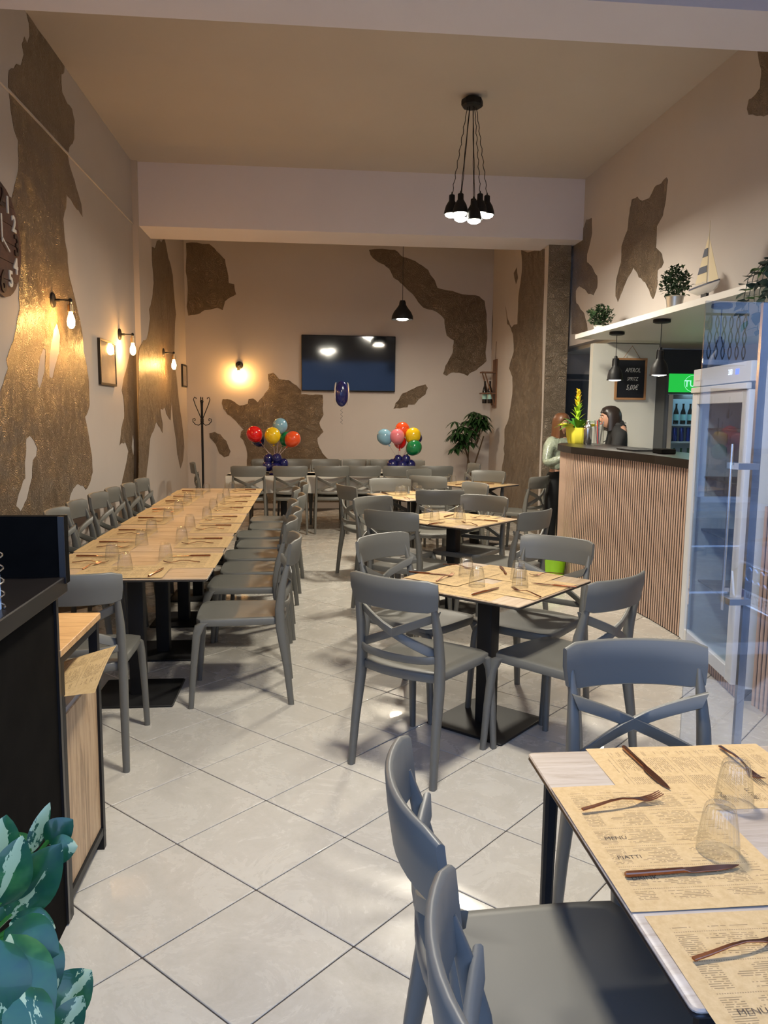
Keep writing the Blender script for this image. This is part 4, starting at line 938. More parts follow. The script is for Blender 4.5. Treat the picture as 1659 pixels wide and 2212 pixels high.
# wine rack board
wr_ = thing('wine_rack', 'dark wooden wall rack holding bottles in the back right corner', 'rack', (XR2, 12.95, 2.10))
MB().box((-.012, 0, 0), (.024, .24, .78)).build('back_board', WOODDARK, wr_, False)
for z in (.18, -.16): MB().box((-.13, 0, z), (.22, .22, .02)).build('holder_board', WOODDARK, wr_, False)
for s in (-1, 1): MB().strip([(-.20, s*.10, .17), (-.03, s*.10, -.35)], (0, 1, 0), (1, 0, 1), .02, .02).build('strut', WOODDARK, wr_, False)
MB().tube([(-.01, 0, .39), (-.005, 0, .68)], .004, 6).build('hanging_cord', WOODDARK, wr_)
for k in range(2):
    o = link('bottle', BOT, None, (XR2 - .10 - .07*k, 12.90 + .08*k, 2.10 - .32), 0); o.scale = (1.3, 1.3, 1.5); o.rotation_euler = (0, .0, 0); tag(o, 'dark wine bottle held in the wall rack, %s' % ['closer to its board', 'farther from its board'][k], 'bottle', 'bottles in the wall rack')
    l = link('bottle_label', LBL, o); 
# ================================================================== BALLOONS
def balc(n, c): return mat('balloon_' + n, c, .18, coat=.6)
BR, BY, BLB, BO, BN, BG, BP = balc('red', (.75, .01, .01)), balc('yellow', (.85, .55, .01)), balc('light_blue', (.22, .42, .55)), balc('orange', (.80, .09, .02)), balc('navy', (.01, .012, .10)), balc('green', (.01, .20, .06)), balc('pink', (.80, .22, .26))
BNAME = {BR: 'red', BY: 'yellow', BLB: 'light blue', BO: 'orange', BN: 'navy', BG: 'green', BP: 'pink'}
STICK = mat('clear_stick', (.45, .35, .35), .4)
def bouquet(label, bx, by, balls, cluster_px, side):
    t = thing('balloon_bouquet', label, 'balloons', (bx, by, TZ + .008))
    O2 = Vector((bx, by, TZ + .008)); cnt = {}
    for px, py, r, mt, dy_ in balls:
        p = onY(px, py, by + dy_) - O2; rr = r*by/F_
        b = MB().ball((0, 0, 0), (rr, rr, rr*1.06), 24, 16, drop=.10).build('balloon', mt, t); b.location = p; b['label'] = BNAME[mt] + ' balloon'
        d = Vector((0, 0, .16)) - p; b.rotation_euler = (-Vector((0, 0, -1)).rotation_difference(d.normalized()).to_euler().x*.0, 0, 0); b.rotation_mode = 'QUATERNION'; b.rotation_quaternion = Vector((0, 0, -1)).rotation_difference(d.normalized())
        MB().lathe([(0, .012), (.006, .008), (.014, -.006), (.012, -.010), (0, -.006)], (0, 0, -rr*1.12 - .012), 10).build('balloon_knot', mt, b)
        MB().tube([tuple(p + d.normalized()*(rr*1.1)), (p.x*.3, p.y*.3, .28), (0, 0, .12)], .004, 5).build('balloon_stick', STICK, t)
    for px, py, r, dy_ in cluster_px:
        p = onY(px, py, by + dy_) - O2; rr = r*by/F_; p.z = max(p.z, rr*.9)
        b = MB().ball((0, 0, 0), rr, 18, 12).build('base_balloon', BN, t); b.location = p
    MB().lathe([(0, 0), (.09, 0), (.09, .02), (0, .03)], n=20).build('base_weight', BN, t)
bouquet('balloon bouquet with red, yellow, blue and orange balloons, left on back table', -.46, 10.92, [(550,938,17,BR,0), (605,920,16,BLB,.05), (589,941,17,BY,-.08), (632,949,17,BO,0), (558,951,14,BN,.12), (618,948,15,BG,.12)], [(580,991,11,0), (598,990,11,-.05), (612,1001,11,0), (578,1007,12,-.02), (596,1010,12,-.05)], 'left')
bouquet('balloon bouquet with pink and green balloons, right on back table', 1.24, 10.92, [(831,944,17,BLB,.02), (869,928,16,BO,.10), (858,943,16,BP,-.05), (864,955,14,BR,.10), (892,941,17,BY,0), (899,947,13,BN,.14), (894,967,17,BG,-.08)], [(860,992,10,0), (877,992,10,-.05), (848,1004,13,0), (869,1006,12,-.06), (886,1004,12,0)], 'right')
fo = onY(738, 852, 10.95); fb_ = thing('foil_balloon', 'navy foil balloon with white edge floating on a ribbon', 'balloon', (fo.x, 10.95, TZ + .008))
zz = fo.z - TZ; rr = .17
m = MB().ball((0, 0, 0), (.095, .06, .175), 20, 14); b = m.build('foil_skin', BN, fb_); b.location = (0, 0, zz)
FOILW = mat('foil_white', (.75, .68, .62), .2, .3)
for s in (-1, 1):
    m = MB(); m.tube([(s*(.075 + .018*math.cos(u)), -.02 - .02*math.cos(u), .155*math.sin(u)) for u in [(-1 + k/6)*1.35 for k in range(13)]], [.004 + .006*math.cos((-1 + k/6)*1.35) for k in range(13)], 8); m.build('foil_stripe', FOILW, b)
MB().tube([(0, 0, zz - .17), (.005, 0, zz - .25), (.012, 0, zz*.5), (.012, 0, .0)], .002, 5).build('ribbon', FOILW, fb_)
MB().tube([(.014*math.cos(k*1.0), .014*math.sin(k*1.0), zz - .20 - .012*k*.7) for k in range(26)], .0022, 5).build('curled_ribbon', NAVY, fb_)
# ================================================================== TREE IN THE CORNER
tr = thing('potted_tree', 'dark leafy umbrella tree in the back right corner', 'plant', (2.58, 12.65, 0))
MB().lathe([(0, 0), (.13, 0), (.17, .28), (.18, .30), (.16, .30), (.0, .27)], n=24).build('pot', mat('terracotta_pot', (.25, .12, .07), .8), tr)
TLF = mat('umbrella_leaf', (.015, .045, .012), .35); STM = mat('brown_stem', (.10, .06, .03), .8); rnd = random.Random(9)
for k, (dx, tx, tz_) in enumerate([(-.02, -.02, 1.15), (.02, -.12, 1.2), (.04, .22, 1.25)]):
    MB().tube([(dx, 0, .26), (dx*1.5, .02, .7), (tx, 0, tz_)], [.016, .014, .010], 7).build('stem', STM, tr)
for k in range(60):
    a = rnd.uniform(0, 2*PI); cxx, cz = rnd.choice([(-.15, 1.32), (-.05, 1.25), (.16, 1.50), (.05, 1.45), (-.2, 1.15), (.2, 1.35)]); p = Vector((cxx + rnd.uniform(-.09, .09), rnd.uniform(-.16, .16), cz + rnd.uniform(-.10, .20)))
    MB().tube([(cxx*.5, 0, 1.08), tuple(p)], .003, 4).build('petiole', STM, tr)
    n = rnd.choice((6, 7, 8)); m = MB()
    for q in range(n):
        b_a = 2*PI*q/n + a; leafm(m, p, (math.cos(b_a), math.sin(b_a), -.25), rnd.uniform(.14, .19), .048, .45, n=3)
    m.build('leaf_whorl', TLF, tr, False)
# green bucket
bk = thing('bucket', 'bright green plastic bucket on the floor beside the counter end', 'bucket', (2.42, 7.55 + .05, 0))
LIME = mat('lime_plastic', (.35, .75, .02), .4)
MB().lathe([(0, .01), (.10, .0), (.105, .01), (.135, .26), (.15, .27), (.15, .28), (.13, .28), (.10, .02), (0, .02)], n=28).build('tub', LIME, bk)
MB().tube([(.148*math.cos(PI*k/12), -.02, .26 - .0 + .03*math.sin(PI*k/12)) for k in range(13)], .004, 6).build('handle', LIME, bk)
# ================================================================== LEFT FRONT CABINETS
cbn = thing('black_cabinet', 'tall black laminate cabinet with raised back panel at the left', 'cabinet', (-1.3, 1.72, 0))
MB().box((.0, 0, .53), (1.086, 1.36, 1.06)).build('body', BLACKM, cbn, False)
MB().rbox((.02, 0, 1.085), (1.12, 1.38, .05), .006).build('worktop', BLACKTOP, cbn)
MB().box((.02, .68, 1.19), (1.13, .03, .20)).build('raised_panel', BLACKM, cbn, False); MB().box((.575, .68, 1.19), (.018, .04, .20)).build('panel_edge', EDGEB, cbn, False)
MB().box((.545, .675, .53), (.012, .02, 1.05)).build('corner_trim', EDGEB, cbn, False)
for s in (-.6, .6): MB().box((.5, s, .01), (.04, .04, .02)).build('foot', BLACK, cbn, False)
a = onZ(2, 1308, 1.12)
wk = thing('wire_spiral_rack', 'silver wire spiral stand on the black cabinet at left edge', 'rack', (a.x - .02, a.y, 1.11))
MB().tube([(.028*math.cos(u*.35), .028*math.sin(u*.35), .004 + .0018*u) for u in range(76)], .0022, 6).build('wire_spiral', STEEL, wk); MB().lathe([(0, 0), (.02, 0), (.02, .10), (.008, .13), (0, .13)], n=16).build('blue_insert', mat('blue_white_insert', (.25, .4, .7), .4), wk)
st = thing('side_shelf_unit', 'oak-topped side unit with black metal frame beyond the black cabinet', 'shelf unit', (-1.05, 2.63, 0))
MB().rbox((0, 0, .87), (.61, .46, .022), .003).build('wooden_top', WOODOAK, st)
for sx in (-.285, .285):
    for sy in (-.205, .205): MB().box((sx, sy, .43), (.03, .03, .86)).build('frame_post', BLACK, st, False)
for z in (.845, .07):
    for sx in (-.285, .285): MB().box((sx, 0, z), (.028, .40, .028)).build('frame_rail', BLACK, st, False)
    for sy in (-.205, .205): MB().box((0, sy, z), (.55, .028, .028)).build('frame_rail', BLACK, st, False)
MB().box((0, 0, .66), (.57, .40, .018)).build('shelf', mat('grey_shelf', (.25, .25, .27), .5), st, False)
MB().box((.285, 0, .37), (.012, .385, .565)).build('side_panel', WOODSIDE, st, False); MB().box((0, .2, .37), (.54, .012, .565)).build('back_panel', WOODSIDE, st, False)
pp = MB(); R = []
for i in range(7):
    u = i/6; row = []
    for j in range(7):
        v = j/6; row.append((-.15 + .34*u, -.14 + .28*v - .06*u*u, .07*u + .02*math.sin(v*2.4) + .05*u*v))
    R.append(row)
pp.loft(R, closed=False, cap=False); o = pp.build('menu_sheet', KRAFT); o.location = (-.84, 2.60, .677); tag(o, 'kraft paper menu sheet curling out of the side unit shelf', 'paper menu')
# ================================================================== VARIEGATED PLANT, FRONT LEFT
def varieg():
    m = mat('variegated_leaf', (.02, .12, .04), .32, coat=.3); N = NT(m); t = N.n('ShaderNodeTexCoord'); s = N.n('ShaderNodeSeparateXYZ'); N.l(t.outputs['Object'], s.inputs[0])
    oi = N.n('ShaderNodeObjectInfo'); va = N.n('ShaderNodeVectorMath', operation='ADD'); N.l(t.outputs['Object'], va.inputs[0]); cx = N.n('ShaderNodeCombineXYZ'); N.l(N.math('MULTIPLY', oi.outputs['Random'], 20.0), cx.inputs[0]); N.l(cx.outputs[0], va.inputs[1])
    mp = N.n('ShaderNodeMapping'); mp.inputs['Scale'].default_value = (.35, 1, 1); N.l(va.outputs[0], mp.inputs[0])
    d = N.math('ADD', N.math('ABSOLUTE', s.outputs[1]), N.math('MULTIPLY', N.math('SUBTRACT', N.noise(mp.outputs[0], 60, 4, .7), .5), .055))
    k = N.math('MULTIPLY', N.math('LESS_THAN', d, .007), N.math('GREATER_THAN', N.noise(mp.outputs[0], 9, 2), .47))
    mx = N.n('ShaderNodeMix', data_type='RGBA'); N.l(k, mx.inputs[0]); g = N.ramp(N.noise(va.outputs[0], 18, 3), [(.3, (.006, .06, .035)), (.55, (.015, .10, .03)), (.75, (.06, .20, .05))])
    N.l(g, mx.inputs[6]); mx.inputs[7].default_value = (.46, .52, .26, 1); N.l(mx.outputs[2], N.p.inputs['Base Color']); return m
VAR = varieg()
vp = thing('variegated_plant', 'plant with green and cream variegated leaves in the front left corner', 'plant', (-.62, 1.18, 0))
MB().lathe([(0, 0), (.12, 0), (.16, .28), (.17, .30), (.15, .30), (.0, .27)], n=28).build('pot', BLACKM, vp)
MB().tube([(0, 0, .25), (.02, 0, .5), (.03, 0, .78)], [.014, .012, .008], 8).build('stem', GREENL, vp)
VO = Vector((-.62, 1.18, 0))
def bigleaf(bpx, tpx, dep, dt, W, drp=.0):
    b = onY(bpx[0], bpx[1], dep); t = onY(tpx[0], tpx[1], dep + dt); L = (t - b).length
    m = MB(); rows = []; n = 10
    for i in range(n + 1):
        u = i/n; w_ = W/2*(math.sin(PI*min(1, u**.85))**.75 if 0 < u < 1 else 0.02); z = drp*math.sin(PI*u)
        rows.append([(L*u, -w_, z - .18*w_), (L*u, -w_*.5, z - .02*w_), (L*u, 0, z), (L*u, w_*.5, z - .02*w_), (L*u, w_, z - .18*w_)])
    m.loft(rows, closed=False, cap=False); o = m.build('leaf', VAR, vp, ang=80)
    ux = (t - b).normalized(); view = (Vector((0, 0, CAMZ)) - (b + t)/2).normalized(); uy = view.cross(ux).normalized()
    Mx = frame_matrix(b - VO, ux, uy); o.matrix_local = Mx
    MB().tube([tuple(b - VO + ux*.01), tuple((b - VO)*.6 + Vector((.03, 0, .70))*.4), (.03, 0, .62)], .0035, 5).build('leaf_stalk', GREENL, vp)
for a_ in [((18,1985), (132,1822), 1.15, .02, .075, .01), ((0,1960), (48,1805), 1.12, 0, .062, .01), ((62,1845), (108,1733), 1.30, .02, .028, .008), ((98,1820), (158,1770), 1.28, 0, .05, .008), ((105,1838), (168,1828), 1.26, 0, .045, .006), ((60,1865), (20,1800), 1.30, .1, .05, .01),
           ((-10,1885), (14,1760), 1.2, 0, .06, .01), ((20,2018), (108,2215), 1.02, -.06, .066, .01), ((0,2030), (30,2230), 1.0, -.05, .06, .01), ((10,2010), (128,2060), 1.08, -.02, .07, .012), ((110,2190), (198,2095), 1.2, .02, .075, .01), ((20,1995), (120,2005), 1.14, 0, .055, .01), ((125,2240), (180,2150), 1.15, 0, .05, .01), ((-20,2060), (-10,2240), 1.0, 0, .07, .01), ((40,2120), (90,2300), .98, -.05, .06, .01), ((70,2020), (118,2150), 1.1, -.04, .06, .01), ((-5,1990), (60,1890), 1.2, .05, .05, .01)]: bigleaf(*a_)
# ================================================================== PEOPLE
def skin(name, chains, mt, parent, sub=2, smooth=True):
    vs, es, rs = [], [], []; idx = {}
    for ch in chains:
        prev = None
        for (p, r) in ch:
            key = tuple(round(v, 4) for v in p)
            if key not in idx: idx[key] = len(vs); vs.append(p); rs.append(r)
            if prev is not None and prev != idx[key]: es.append((prev, idx[key]))
            prev = idx[key]
    me = bpy.data.meshes.new(name); me.from_pydata(vs, es, []); o = bpy.data.objects.new('tmp', me); C.objects.link(o)
    md = o.modifiers.new('s', 'SKIN'); 
    for i, sv in enumerate(me.skin_vertices[0].data):
        r = rs[i]; sv.radius = (r, r) if isinstance(r, (int, float)) else r; sv.use_root = (i == 0)
    s2 = o.modifiers.new('u', 'SUBSURF'); s2.levels = sub; s2.render_levels = sub
    dg = bpy.context.evaluated_depsgraph_get(); dg.update(); m2 = bpy.data.meshes.new_from_object(o.evaluated_get(dg)); m2.name = name
    for p in m2.polygons: p.use_smooth = True
    m2.materials.clear(); m2.materials.append(mt); bpy.data.objects.remove(o); return link(name, m2, parent)
SKINM = mat('skin', (.50, .27, .18), .5); HAIRD = noisy('dark_hair', [(.3, (.012, .008, .007)), (.7, (.035, .022, .018))], 6, .35, .3, 120, .002, sc=(1, 1, .1)); HAIRB = noisy('brown_hair', [(.3, (.08, .03, .012)), (.7, (.17, .07, .03))], 6, .4, .3, 120, .002, sc=(1, 1, .1))
def hand(P, d, side, up):    # P wrist, d pointing direction
    d = Vector(d).normalized(); sd = d.cross(Vector(up)).normalized()*side; up = Vector(up).normalized(); P = Vector(P)
    palm = P + d*.075; ch = [[(tuple(P), .022), (tuple(P + d*.035), (.032, .018)), (tuple(palm), (.030, .015))]]
    for k, L in enumerate((.065, .075, .07, .055)):
        q = palm + sd*(-.024 + .016*k); ch.append([(tuple(palm), (.030, .015)), (tuple(q + d*.015), .0085), (tuple(q + d*(.015 + L*.5) - up*.008), .0078), (tuple(q + d*(L) - up*.028), .0065)])
    ch.append([(tuple(P + d*.035), (.032, .018)), (tuple(P + d*.05 - sd*.042), .011), (tuple(P + d*.085 - sd*.055 - up*.006), .009)])
    return ch
def person(label, loc, deg, hair, top, trousers, shoes, hands, torso_lean=0, hair_len=.0, head_yaw=0, bow=(0, 0)):
    # local +y = the way the chest faces; hands: ((elbow),(wrist),dir) for left (-x) and right (+x)
    t = thing('person', label, 'person', loc, math.radians(deg - 90))
    hd_z = 1.50
    body = [[((0, 0, .90), (.135, .10)), ((0, .0, 1.05), (.115, .085)), ((0, -.01, 1.20), (.135, .095)), ((0, -.01, 1.29), (.12, .08)), ((0, bow[0]*.3, 1.36 + bow[1]*.3), .05), ((0, .015 + bow[0]*.7, 1.42 + bow[1]*.8), .055), ((0, .02 + bow[0], 1.49 + bow[1]), (.055, .065)), ((0, .02 + bow[0], 1.53 + bow[1]), (.05, .06))]]
    for s in (-1, 1):
        body.append([((0, 0, .90), (.135, .10)), ((s*.085, 0, .82), .085), ((s*.10, .0, .47), .055), ((s*.10, -.02, .27), .05), ((s*.10, -.01, .09), .035), ((s*.10, .10, .04), .032)])
        (ex, ey, ez), (wx, wy, wz), dd, upv = hands[0 if s < 0 else 1]
        body.append([((0, -.01, 1.29), (.12, .08)), ((s*.165, -.01, 1.275), .05), ((ex, ey, ez), .038), ((wx, wy, wz), .024)])
        for c_ in hand((wx, wy, wz), dd, s, upv): body.append(c_)
    skin('body', body, SKINM, t)
    tp = [[((0, 0, .93), (.155, .12)), ((0, 0, 1.05), (.15, .115)), ((0, -.01, 1.20), (.16, .12)), ((0, -.01, 1.295), (.13, .095)), ((0, -.005, 1.345), (.068, .068)), ((0, .01, 1.365), (.066, .066))]]
    for s in (-1, 1):
        (ex, ey, ez), (wx, wy, wz), dd, upv = hands[0 if s < 0 else 1]; W1 = Vector((wx, wy, wz)); E1 = Vector((ex, ey, ez)); q = E1 + (W1 - E1)*.86
        tp.append([((0, -.01, 1.295), (.13, .095)), ((s*.165, -.01, 1.27), .075), (tuple((Vector((s*.165, -.01, 1.27)) + E1)/2), .062), ((ex, ey, ez), .058), (tuple((E1 + q)/2), .055), (tuple(q), .036)])
    tj = skin('jacket', tp, top, t)
    tr_ = [[((0, 0, 1.0), (.145, .11)), ((0, 0, .90), (.16, .125))]]
    for s in (-1, 1): tr_.append([((0, 0, .90), (.16, .125)), ((s*.09, 0, .78), .10), ((s*.105, .0, .47), .078), ((s*.105, -.02, .27), .075), ((s*.105, -.01, .10), .07)])
    skin('trousers', tr_, trousers, t)
    for s in (-1, 1): skin('shoe', [[((s*.10, -.05, .045), .042), ((s*.10, .03, .045), .045), ((s*.10, .14, .035), (.045, .033))]], shoes, t)
    # head details
    H = thing('x', '', ''); bpy.data.objects.remove(H)
    R3 = Matrix.Translation((0, .02 + bow[0], 1.50 + bow[1])) @ Matrix.Rotation(math.radians(head_yaw), 4, 'Z')
    hdm = MB(); hdm.ball((0, .0, 0), (.072, .092, .105), 24, 18, M=R3, drop=.12); hdm.build('head', SKINM, t)
    m = MB(); m.loft([[R3 @ Vector(p) for p in r] for r in ([(-.014, .080, .015), (.014, .080, .015), (0, .088, .018)], [(-.016, .088, -.022), (.016, .088, -.022), (0, .118, -.018)], [(-.010, .088, -.032), (.010, .088, -.032), (0, .10, -.034)])]); m.build('nose', SKINM, t, ang=80)
    for s in (-1, 1):
        MB().ball((s*.028, .083, .012), (.013, .007, .007), 12, 8, M=R3).build('eye', mat('eye_white', (.7, .68, .65), .3) if 'eye_white' not in bpy.data.materials else bpy.data.materials['eye_white'], t)
        MB().ball((s*.028, .089, .012), (.005, .003, .005), 10, 6, M=R3).build('iris', BLACK, t)
        MB().tube([R3 @ Vector((s*.012, .090, .03)), R3 @ Vector((s*.03, .089, .035)), R3 @ Vector((s*.045, .078, .03))], .003, 5).build('eyebrow', hair, t)
        MB().ball((s*.074, .0, -.005), (.010, .018, .028), 12, 8, M=R3).build('ear', SKINM, t)
    MB().ball((0, .086, -.055), (.022, .010, .007), 14, 8, M=R3).build('lips', mat('lips', (.45, .12, .10), .4) if 'lips' not in bpy.data.materials else bpy.data.materials['lips'], t)
    # hair: shell over skull and down the sides/back
    m = MB(); rings = []; n = 28
    for (z, k, fr) in [(.128, .02, 1), (.122, .45, 1), (.10, .78, 1), (.06, .98, .95), (.03, 1.04, .55)] + [(.0 - q*hair_len/4, 1.06 + .02*q, .38) for q in range(5)]:
        ring = []
        for i in range(n):
            a = 2*PI*i/n; x, y = math.sin(a)*.088*k, -math.cos(a)*.108*k - .008
            if y > .09*fr: y = .09*fr
            ring.append((x, y, z + .006*math.sin(7*a)*(1 if z < 0 else .2)))
        rings.append(ring)
    m.loft(rings, R3); m.build('hair', hair, t)
    return t
JB = noisy('black_jacket_cloth', [(.3, (.008, .008, .009)), (.7, (.014, .014, .015))], 8, .8, .5, 12, .01); SATIN = noisy('green_satin', [(.3, (.22, .26, .20)), (.7, (.38, .42, .32))], 9, .28, 1.0, 9, .03, coat=.2)
BLKT = mat('black_trousers', (.006, .006, .007), .8); SHOE = mat('black_shoe', (.01, .01, .01), .4)
p1 = person('person with dark bobbed hair in a black hooded jacket behind the bar, facing left', (3.46, 8.72, 0), 168, HAIRD, JB, BLKT, SHOE, [((-.21, .06, 1.02), (-.14, .26, 1.10), (.3, .9, .1), (0, 0, 1)), ((.21, .06, 1.02), (.14, .26, 1.10), (-.3, .9, .1), (0, 0, 1))], hair_len=.12, head_yaw=8, bow=(.06, -.10)); p1.scale = (1.12, 1.12, 1.12)
m = MB(); m.tube([(.085*math.sin(u), -.01 - .045*math.cos(u), 1.325 - .01*math.cos(u)) for u in [k*2*PI/16 for k in range(17)]], .034, 8); m.build('hood', JB, p1)
m = MB(); m.strip([(.13*math.cos(u) - .0, -.02 - .07*math.sin(u), 1.33 + .03*math.sin(u)) for u in [.9 + k*.11 for k in range(8)]], (0, 0, 1), (0, 1, 0), .016, .006); m.build('hood_stripe', mat('white_stripe', (.7, .7, .68), .7), p1, label='white hood edge stripe')
p2_ = person('person in pale green satin jacket and black trousers standing at the bar end', (2.93, 9.12, 0), -62, HAIRB, SATIN, BLKT, SHOE, [((-.22, .10, 1.06), (-.08, .30, 1.18), (.2, 1, .1), (0, 0, 1)), ((.27, .06, 1.04), (.16, .26, 1.13), (-.3, .9, .3), (0, 0, 1))], hair_len=.30, head_yaw=10)
# ================================================================== GLASS SCREEN INSIDE THE ROOM, ADDED TO MIRROR THE STREET
YG = 2.65; PX = onY(1492, 1200, YG).x
gp_ = MB().box(((PX + 3.34)/2, YG, 1.0), (3.34 - PX, .008, 1.98)).build('added_glass_screen', PANE, None, False, kind='structure')
sx_ = onY(1636, 1000, YG).x
MB().box((sx_, YG + .012, 1.0), (.028, .016, 1.98)).build('screen_profile', STEEL, gp_, False); MB().box((sx_ - .05, YG - .02, 1.43), (.075, .03, .022)).build('glass_clamp', STEEL, gp_, False); MB().box((sx_ - .05, YG - .02, .95), (.075, .03, .022)).build('glass_clamp', STEEL, gp_, False)
# ================================================================== STREET OUTSIDE (seen in the glass)
ZR = onY(1652, 1255, 6.45).z - .63
ROAD = noisy('asphalt', [(.3, (.10, .10, .105)), (.7, (.16, .16, .165))], 3, .45, .3, 60, .004); PAVE = noisy('paving', [(.3, (.22, .22, .22)), (.7, (.32, .32, .32))], 4, .7)
struct('street_ground', MB().box((5, -6.0, ZR - .05), (60, 12.4, .1)), ROAD); 
struct('pavement_near', MB().box((.7, .12, -.24), (6.2, .56, .36)), PAVE); struct('pavement_far', MB().box((5, -11.0, ZR + .07), (60, 1.9, .14)), PAVE)
LINE = mat('road_paint', (.7, .7, .7), .7)
tag(MB().box((7.5, -6.6, ZR + .004), (8.5, .12, .008)).build('road_line', LINE, None, False), 'white painted line along the street reflected in the glass', 'road marking'); tag(MB().box((7.5, -3.4, ZR + .004), (9, .10, .008)).build('road_line', LINE, None, False), 'white painted parking line beside the reflected car', 'road marking')
YF = -11.85
STONE = noisy('facade_plaster', [(.3, (.28, .30, .33)), (.7, (.38, .40, .43))], 1.5, .8, .4, 20, .01); STD = noisy('facade_plinth', [(.3, (.12, .12, .125)), (.7, (.2, .2, .21))], 3, .8); FR_ = mat('facade_trim', (.5, .5, .52), .7)
bd = thing('town_house', 'town house across the street with carved wooden door and balcony', 'building', (onY(1563, 950, 17.15).x, YF - 3, onY(1563, 1072, 17.15).z - .30))
MB().box((0, .0, 4.3), (24, 6.0, 8.6)).build('wall', STONE, bd, False)
for side in (-1, 1):
    for r in range(9):
        for c_ in range(7):
            x = side*(.62 + .28 + c_*.56 + (.28 if r % 2 else 0)); MB().box((x, 3.02, .12 + r*.15), (.54, .05, .135)).build('plinth_brick', STD, bd, False)
dW, dH = .86, 2.42; dz = .30
dw = MB().box((0, 3.0, dz + dH/2), (dW, .1, dH)).build('carved_door', DOORWOOD, bd, False)
for s in (-1, 1): MB().box((s*(dW/2 + .09), 3.03, dz + dH/2), (.18, .14, dH)).build('door_surround', FR_, bd, False)
MB().box((0, 3.03, dz + dH + .09), (dW + .36, .14, .18)).build('door_surround', FR_, bd, False); MB().box((0, 3.1, dz - .08), (dW + .3, .3, .16)).build('door_step', FR_, bd, False)
for r in range(8):
    z = dz + .18 + r*.28
    if r == 5: MB().box((0, 3.06, z), (.36, .05, .36)).build('door_panel', DOORWOOD, dw, False); MB().box((0, 3.08, z), (.2, .05, .2)).build('door_panel', DOORWOOD, dw, False); continue
    for s in (-1, 1): MB().box((s*.21, 3.06, z), (.32, .05, .2)).build('door_panel', DOORWOOD, dw, False); MB().box((s*.21, 3.08, z), (.2, .04, .09)).build('door_panel', DOORWOOD, dw, False)
bx0 = -1.1
MB().box((bx0 + .25, 3.35, 3.24), (1.7, .8, .10)).build('balcony_slab', FR_, bd, False)
for i in range(11):
    x = bx0 - .52 + i*.155
    for q in (0, 1):
        MB().tube([(x + (-1)**q*.04*math.sin(u*PI*3), 3.72, 3.3 + .92*u) for u in [k/14 for k in range(15)]], .011, 5).build('baluster', BLACK, bd)
MB().box((bx0 + .25, 3.72, 4.24), (1.7, .04, .05)).build('balcony_rail', BLACK, bd, False)
for x in (-4, 3.2, 7): f = MB().box((x, 3.02, 1.9), (1.1, .06, 1.6)).build('window', DARKWALL, bd, False); MB().box((x, 3.06, 1.9), (1.0, .01, 1.5)).build('window_pane', SCREEN, f, False)
for x in (-5, -1, 3.2, 7): f = MB().box((x, 3.02, 5.0), (1.1, .06, 2.0)).build('window', DARKWALL, bd, False); MB().box((x, 3.06, 5.0), (1.0, .01, 1.9)).build('window_pane', SCREEN, f, False)
ac = thing('planter_crate', 'beige slatted crate with a plant by the reflected house wall', 'planter', (10.45, YF + .45, ZR + .14)); CRT = mat('beige_crate', (.42, .38, .28), .7)
for r in range(6): MB().box((0, .2, .12 + r*.17), (.8, .03, .12)).build('slat', CRT, ac, False)
for s in (-1, 1): MB().box((s*.38, 0, .55), (.05, .42, 1.1)).build('crate_post', CRT, ac, False)
MB().box((0, 0, .5), (.72, .36, .95)).build('crate_lining', BLACKM, ac, False)
m = MB(); rnd = random.Random(2)
for k in range(160): leafm(m, (rnd.uniform(-.3, .3), rnd.uniform(-.15, .15), .95 + rnd.uniform(0, .3)), (rnd.uniform(-1, 1), rnd.uniform(-1, 1), rnd.uniform(0, 1)), .14, .06, .2, n=2)
m.build('foliage', DKLEAF, ac, False)
# ---- the parked car
RG = onY(1652, 1255, 6.45); ZR2 = RG.z - .63
car = thing('car', 'dark blue parked car reflected in the glass at the right', 'car', (RG.x + 2.15, -1.15, ZR2), math.radians(183))
PAINTC = mat('car_paint', (.03, .07, .14), .18, .3, coat=1.0); CGL = mat('car_glass', (.01, .012, .016), .05, spec=.8); CHR = mat('chrome', (.8, .82, .85), .1, 1.0); TYRE = mat('tyre', (.015, .015, .015), .8)
secs = [(2.10, .30, .62, .74, .62), (2.04, .24, .66, .80, .78), (1.90, .20, .70, .86, .86), (1.5, .20, .74, .94, .89), (1.05, .20, .78, 1.0, .90), (.5, .20, .80, 1.02, .90), (-.6, .20, .82, 1.02, .90), (-1.4, .22, .84, 1.02, .89), (-1.95, .28, .82, .98, .82), (-2.12, .40, .78, .90, .70)]
rings = []
for x, zb, zm, zt_, hw in secs:
    rings.append([(x, -hw*.86, zb), (x, -hw, zb + .10), (x, -hw*1.0, zm), (x, -hw*.93, zt_ - .05), (x, -hw*.78, zt_), (x, -hw*.3, zt_ + .025), (x, hw*.3, zt_ + .025), (x, hw*.78, zt_), (x, hw*.93, zt_ - .05), (x, hw, zm), (x, hw, zb + .10), (x, hw*.86, zb)])
MB().loft(rings).build('bodywork', PAINTC, car, ang=40)
rings = []
for x, zt_, hw, hb in ((.95, 1.02, .70, .80), (.30, 1.40, .58, .82), (-.4, 1.46, .58, .82), (-1.2, 1.40, .56, .80), (-1.9, 1.04, .66, .76)): rings.append([(x, -hb, 1.0), (x, -hw, zt_), (x, hw, zt_), (x, hb, 1.0)])
MB().loft(rings).build('greenhouse', CGL, car, ang=30)
rf = [[(x, -hw*.96, z), (x, -hw*.5, z + .035), (x, hw*.5, z + .035), (x, hw*.96, z)] for x, z, hw in ((.22, 1.405, .58), (-.4, 1.465, .58), (-1.15, 1.415, .56))]
MB().loft(rf).build('roof', PAINTC, car, ang=30)
GRB = mat('grille_black', (.01, .01, .012), .3)
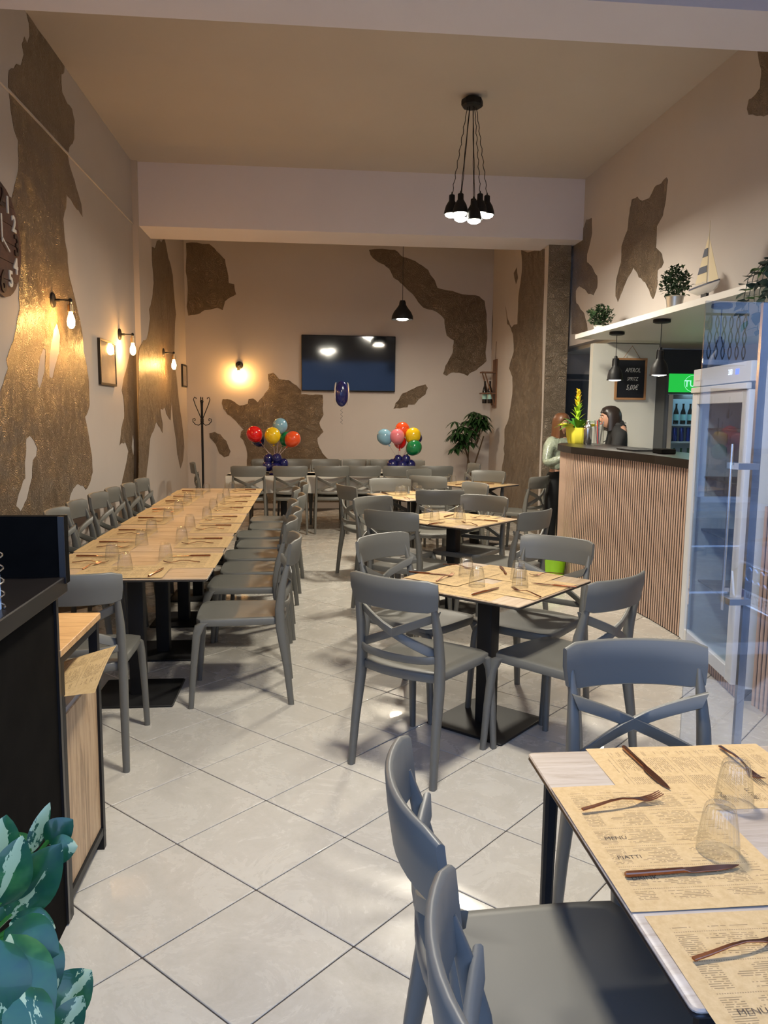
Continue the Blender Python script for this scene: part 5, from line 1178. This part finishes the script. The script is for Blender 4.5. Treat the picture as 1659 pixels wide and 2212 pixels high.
hexp = [(-.34, .72), (.34, .72), (.50, .60), (.42, .34), (-.42, .34), (-.50, .60)]
MB().prism([Vector((2.085 + .03*(1 - abs(y)*1.2), y, z)) for y, z in hexp], (.02, 0, 0)).build('grille', GRB, car, False)
MB().tube([Vector((2.12 + .02*(1 - abs(y)*1.2), y, z)) for y, z in hexp + hexp[:1]], .016, 6).build('grille_surround', CHR, car)
for r in range(5): MB().box((2.115, 0, .40 + r*.065), (.015, .84 - .03*abs(r - 3), .012)).build('grille_bar', CHR if r == 9 else GRB, car, False)
for k in range(4):
    MB().tube([(2.15, -.165 + .11*k + .062*math.cos(u), .63 + .062*math.sin(u)) for u in [q*2*PI/20 for q in range(21)]], .010, 6).build('emblem_ring', CHR, car)
pl_ = MB().box((2.15, 0, .42), (.015, .52, .115)).build('licence_plate', WHITE, car, False); MB().box((2.159, .235, .42), (.003, .045, .11)).build('plate_band', CAN, pl_, False)
o = link('plate_lettering', text_mesh('FX 672PW', .115, PRINT, .001, name='plate_lettering', bold=.001), pl_, (2.160, -.01, .42)); o.rotation_euler = (PI/2, 0, PI/2); o.scale = (.75, 1, 1)
for s in (-1, 1):
    MB().prism([Vector((2.05, s*.50, .70)), Vector((2.05, s*.50, .60)), Vector((1.98, s*.80, .64)), Vector((1.93, s*.84, .76)), Vector((2.02, s*.60, .75))], (.03, 0, 0)).build('headlight', mat('headlight_glass_%s' % ('a' if s > 0 else 'b'), (.35, .4, .45), .08, coat=1), car, False)
    MB().prism([Vector((2.06, s*.52, .46)), Vector((2.07, s*.50, .30)), Vector((1.96, s*.84, .30)), Vector((1.93, s*.86, .48))], (.03, 0, 0)).build('air_intake', GRB, car, False)
    for x in (1.32, -1.32):
        Mw = Matrix.Translation((x, s*.80, .315)) @ Matrix.Rotation(PI/2, 4, 'X'); wv_ = MB().lathe([(0, -.1), (.20, -.1), (.30, -.1), (.315, -.06), (.315, .06), (.30, .1), (.2, .1), (0, .1)], n=28, M=Mw).build('wheel', TYRE, car); MB().lathe([(0, .105*1), (.19, .105), (.20, .09), (.2, -.09), (.19, -.105), (0, -.105)], n=10, M=Mw).build('rim', CHR, wv_, ang=20)
    MB().ball((.72, s*.98, 1.06), (.07, .10, .06), 14, 8).build('wing_mirror', PAINTC, car)
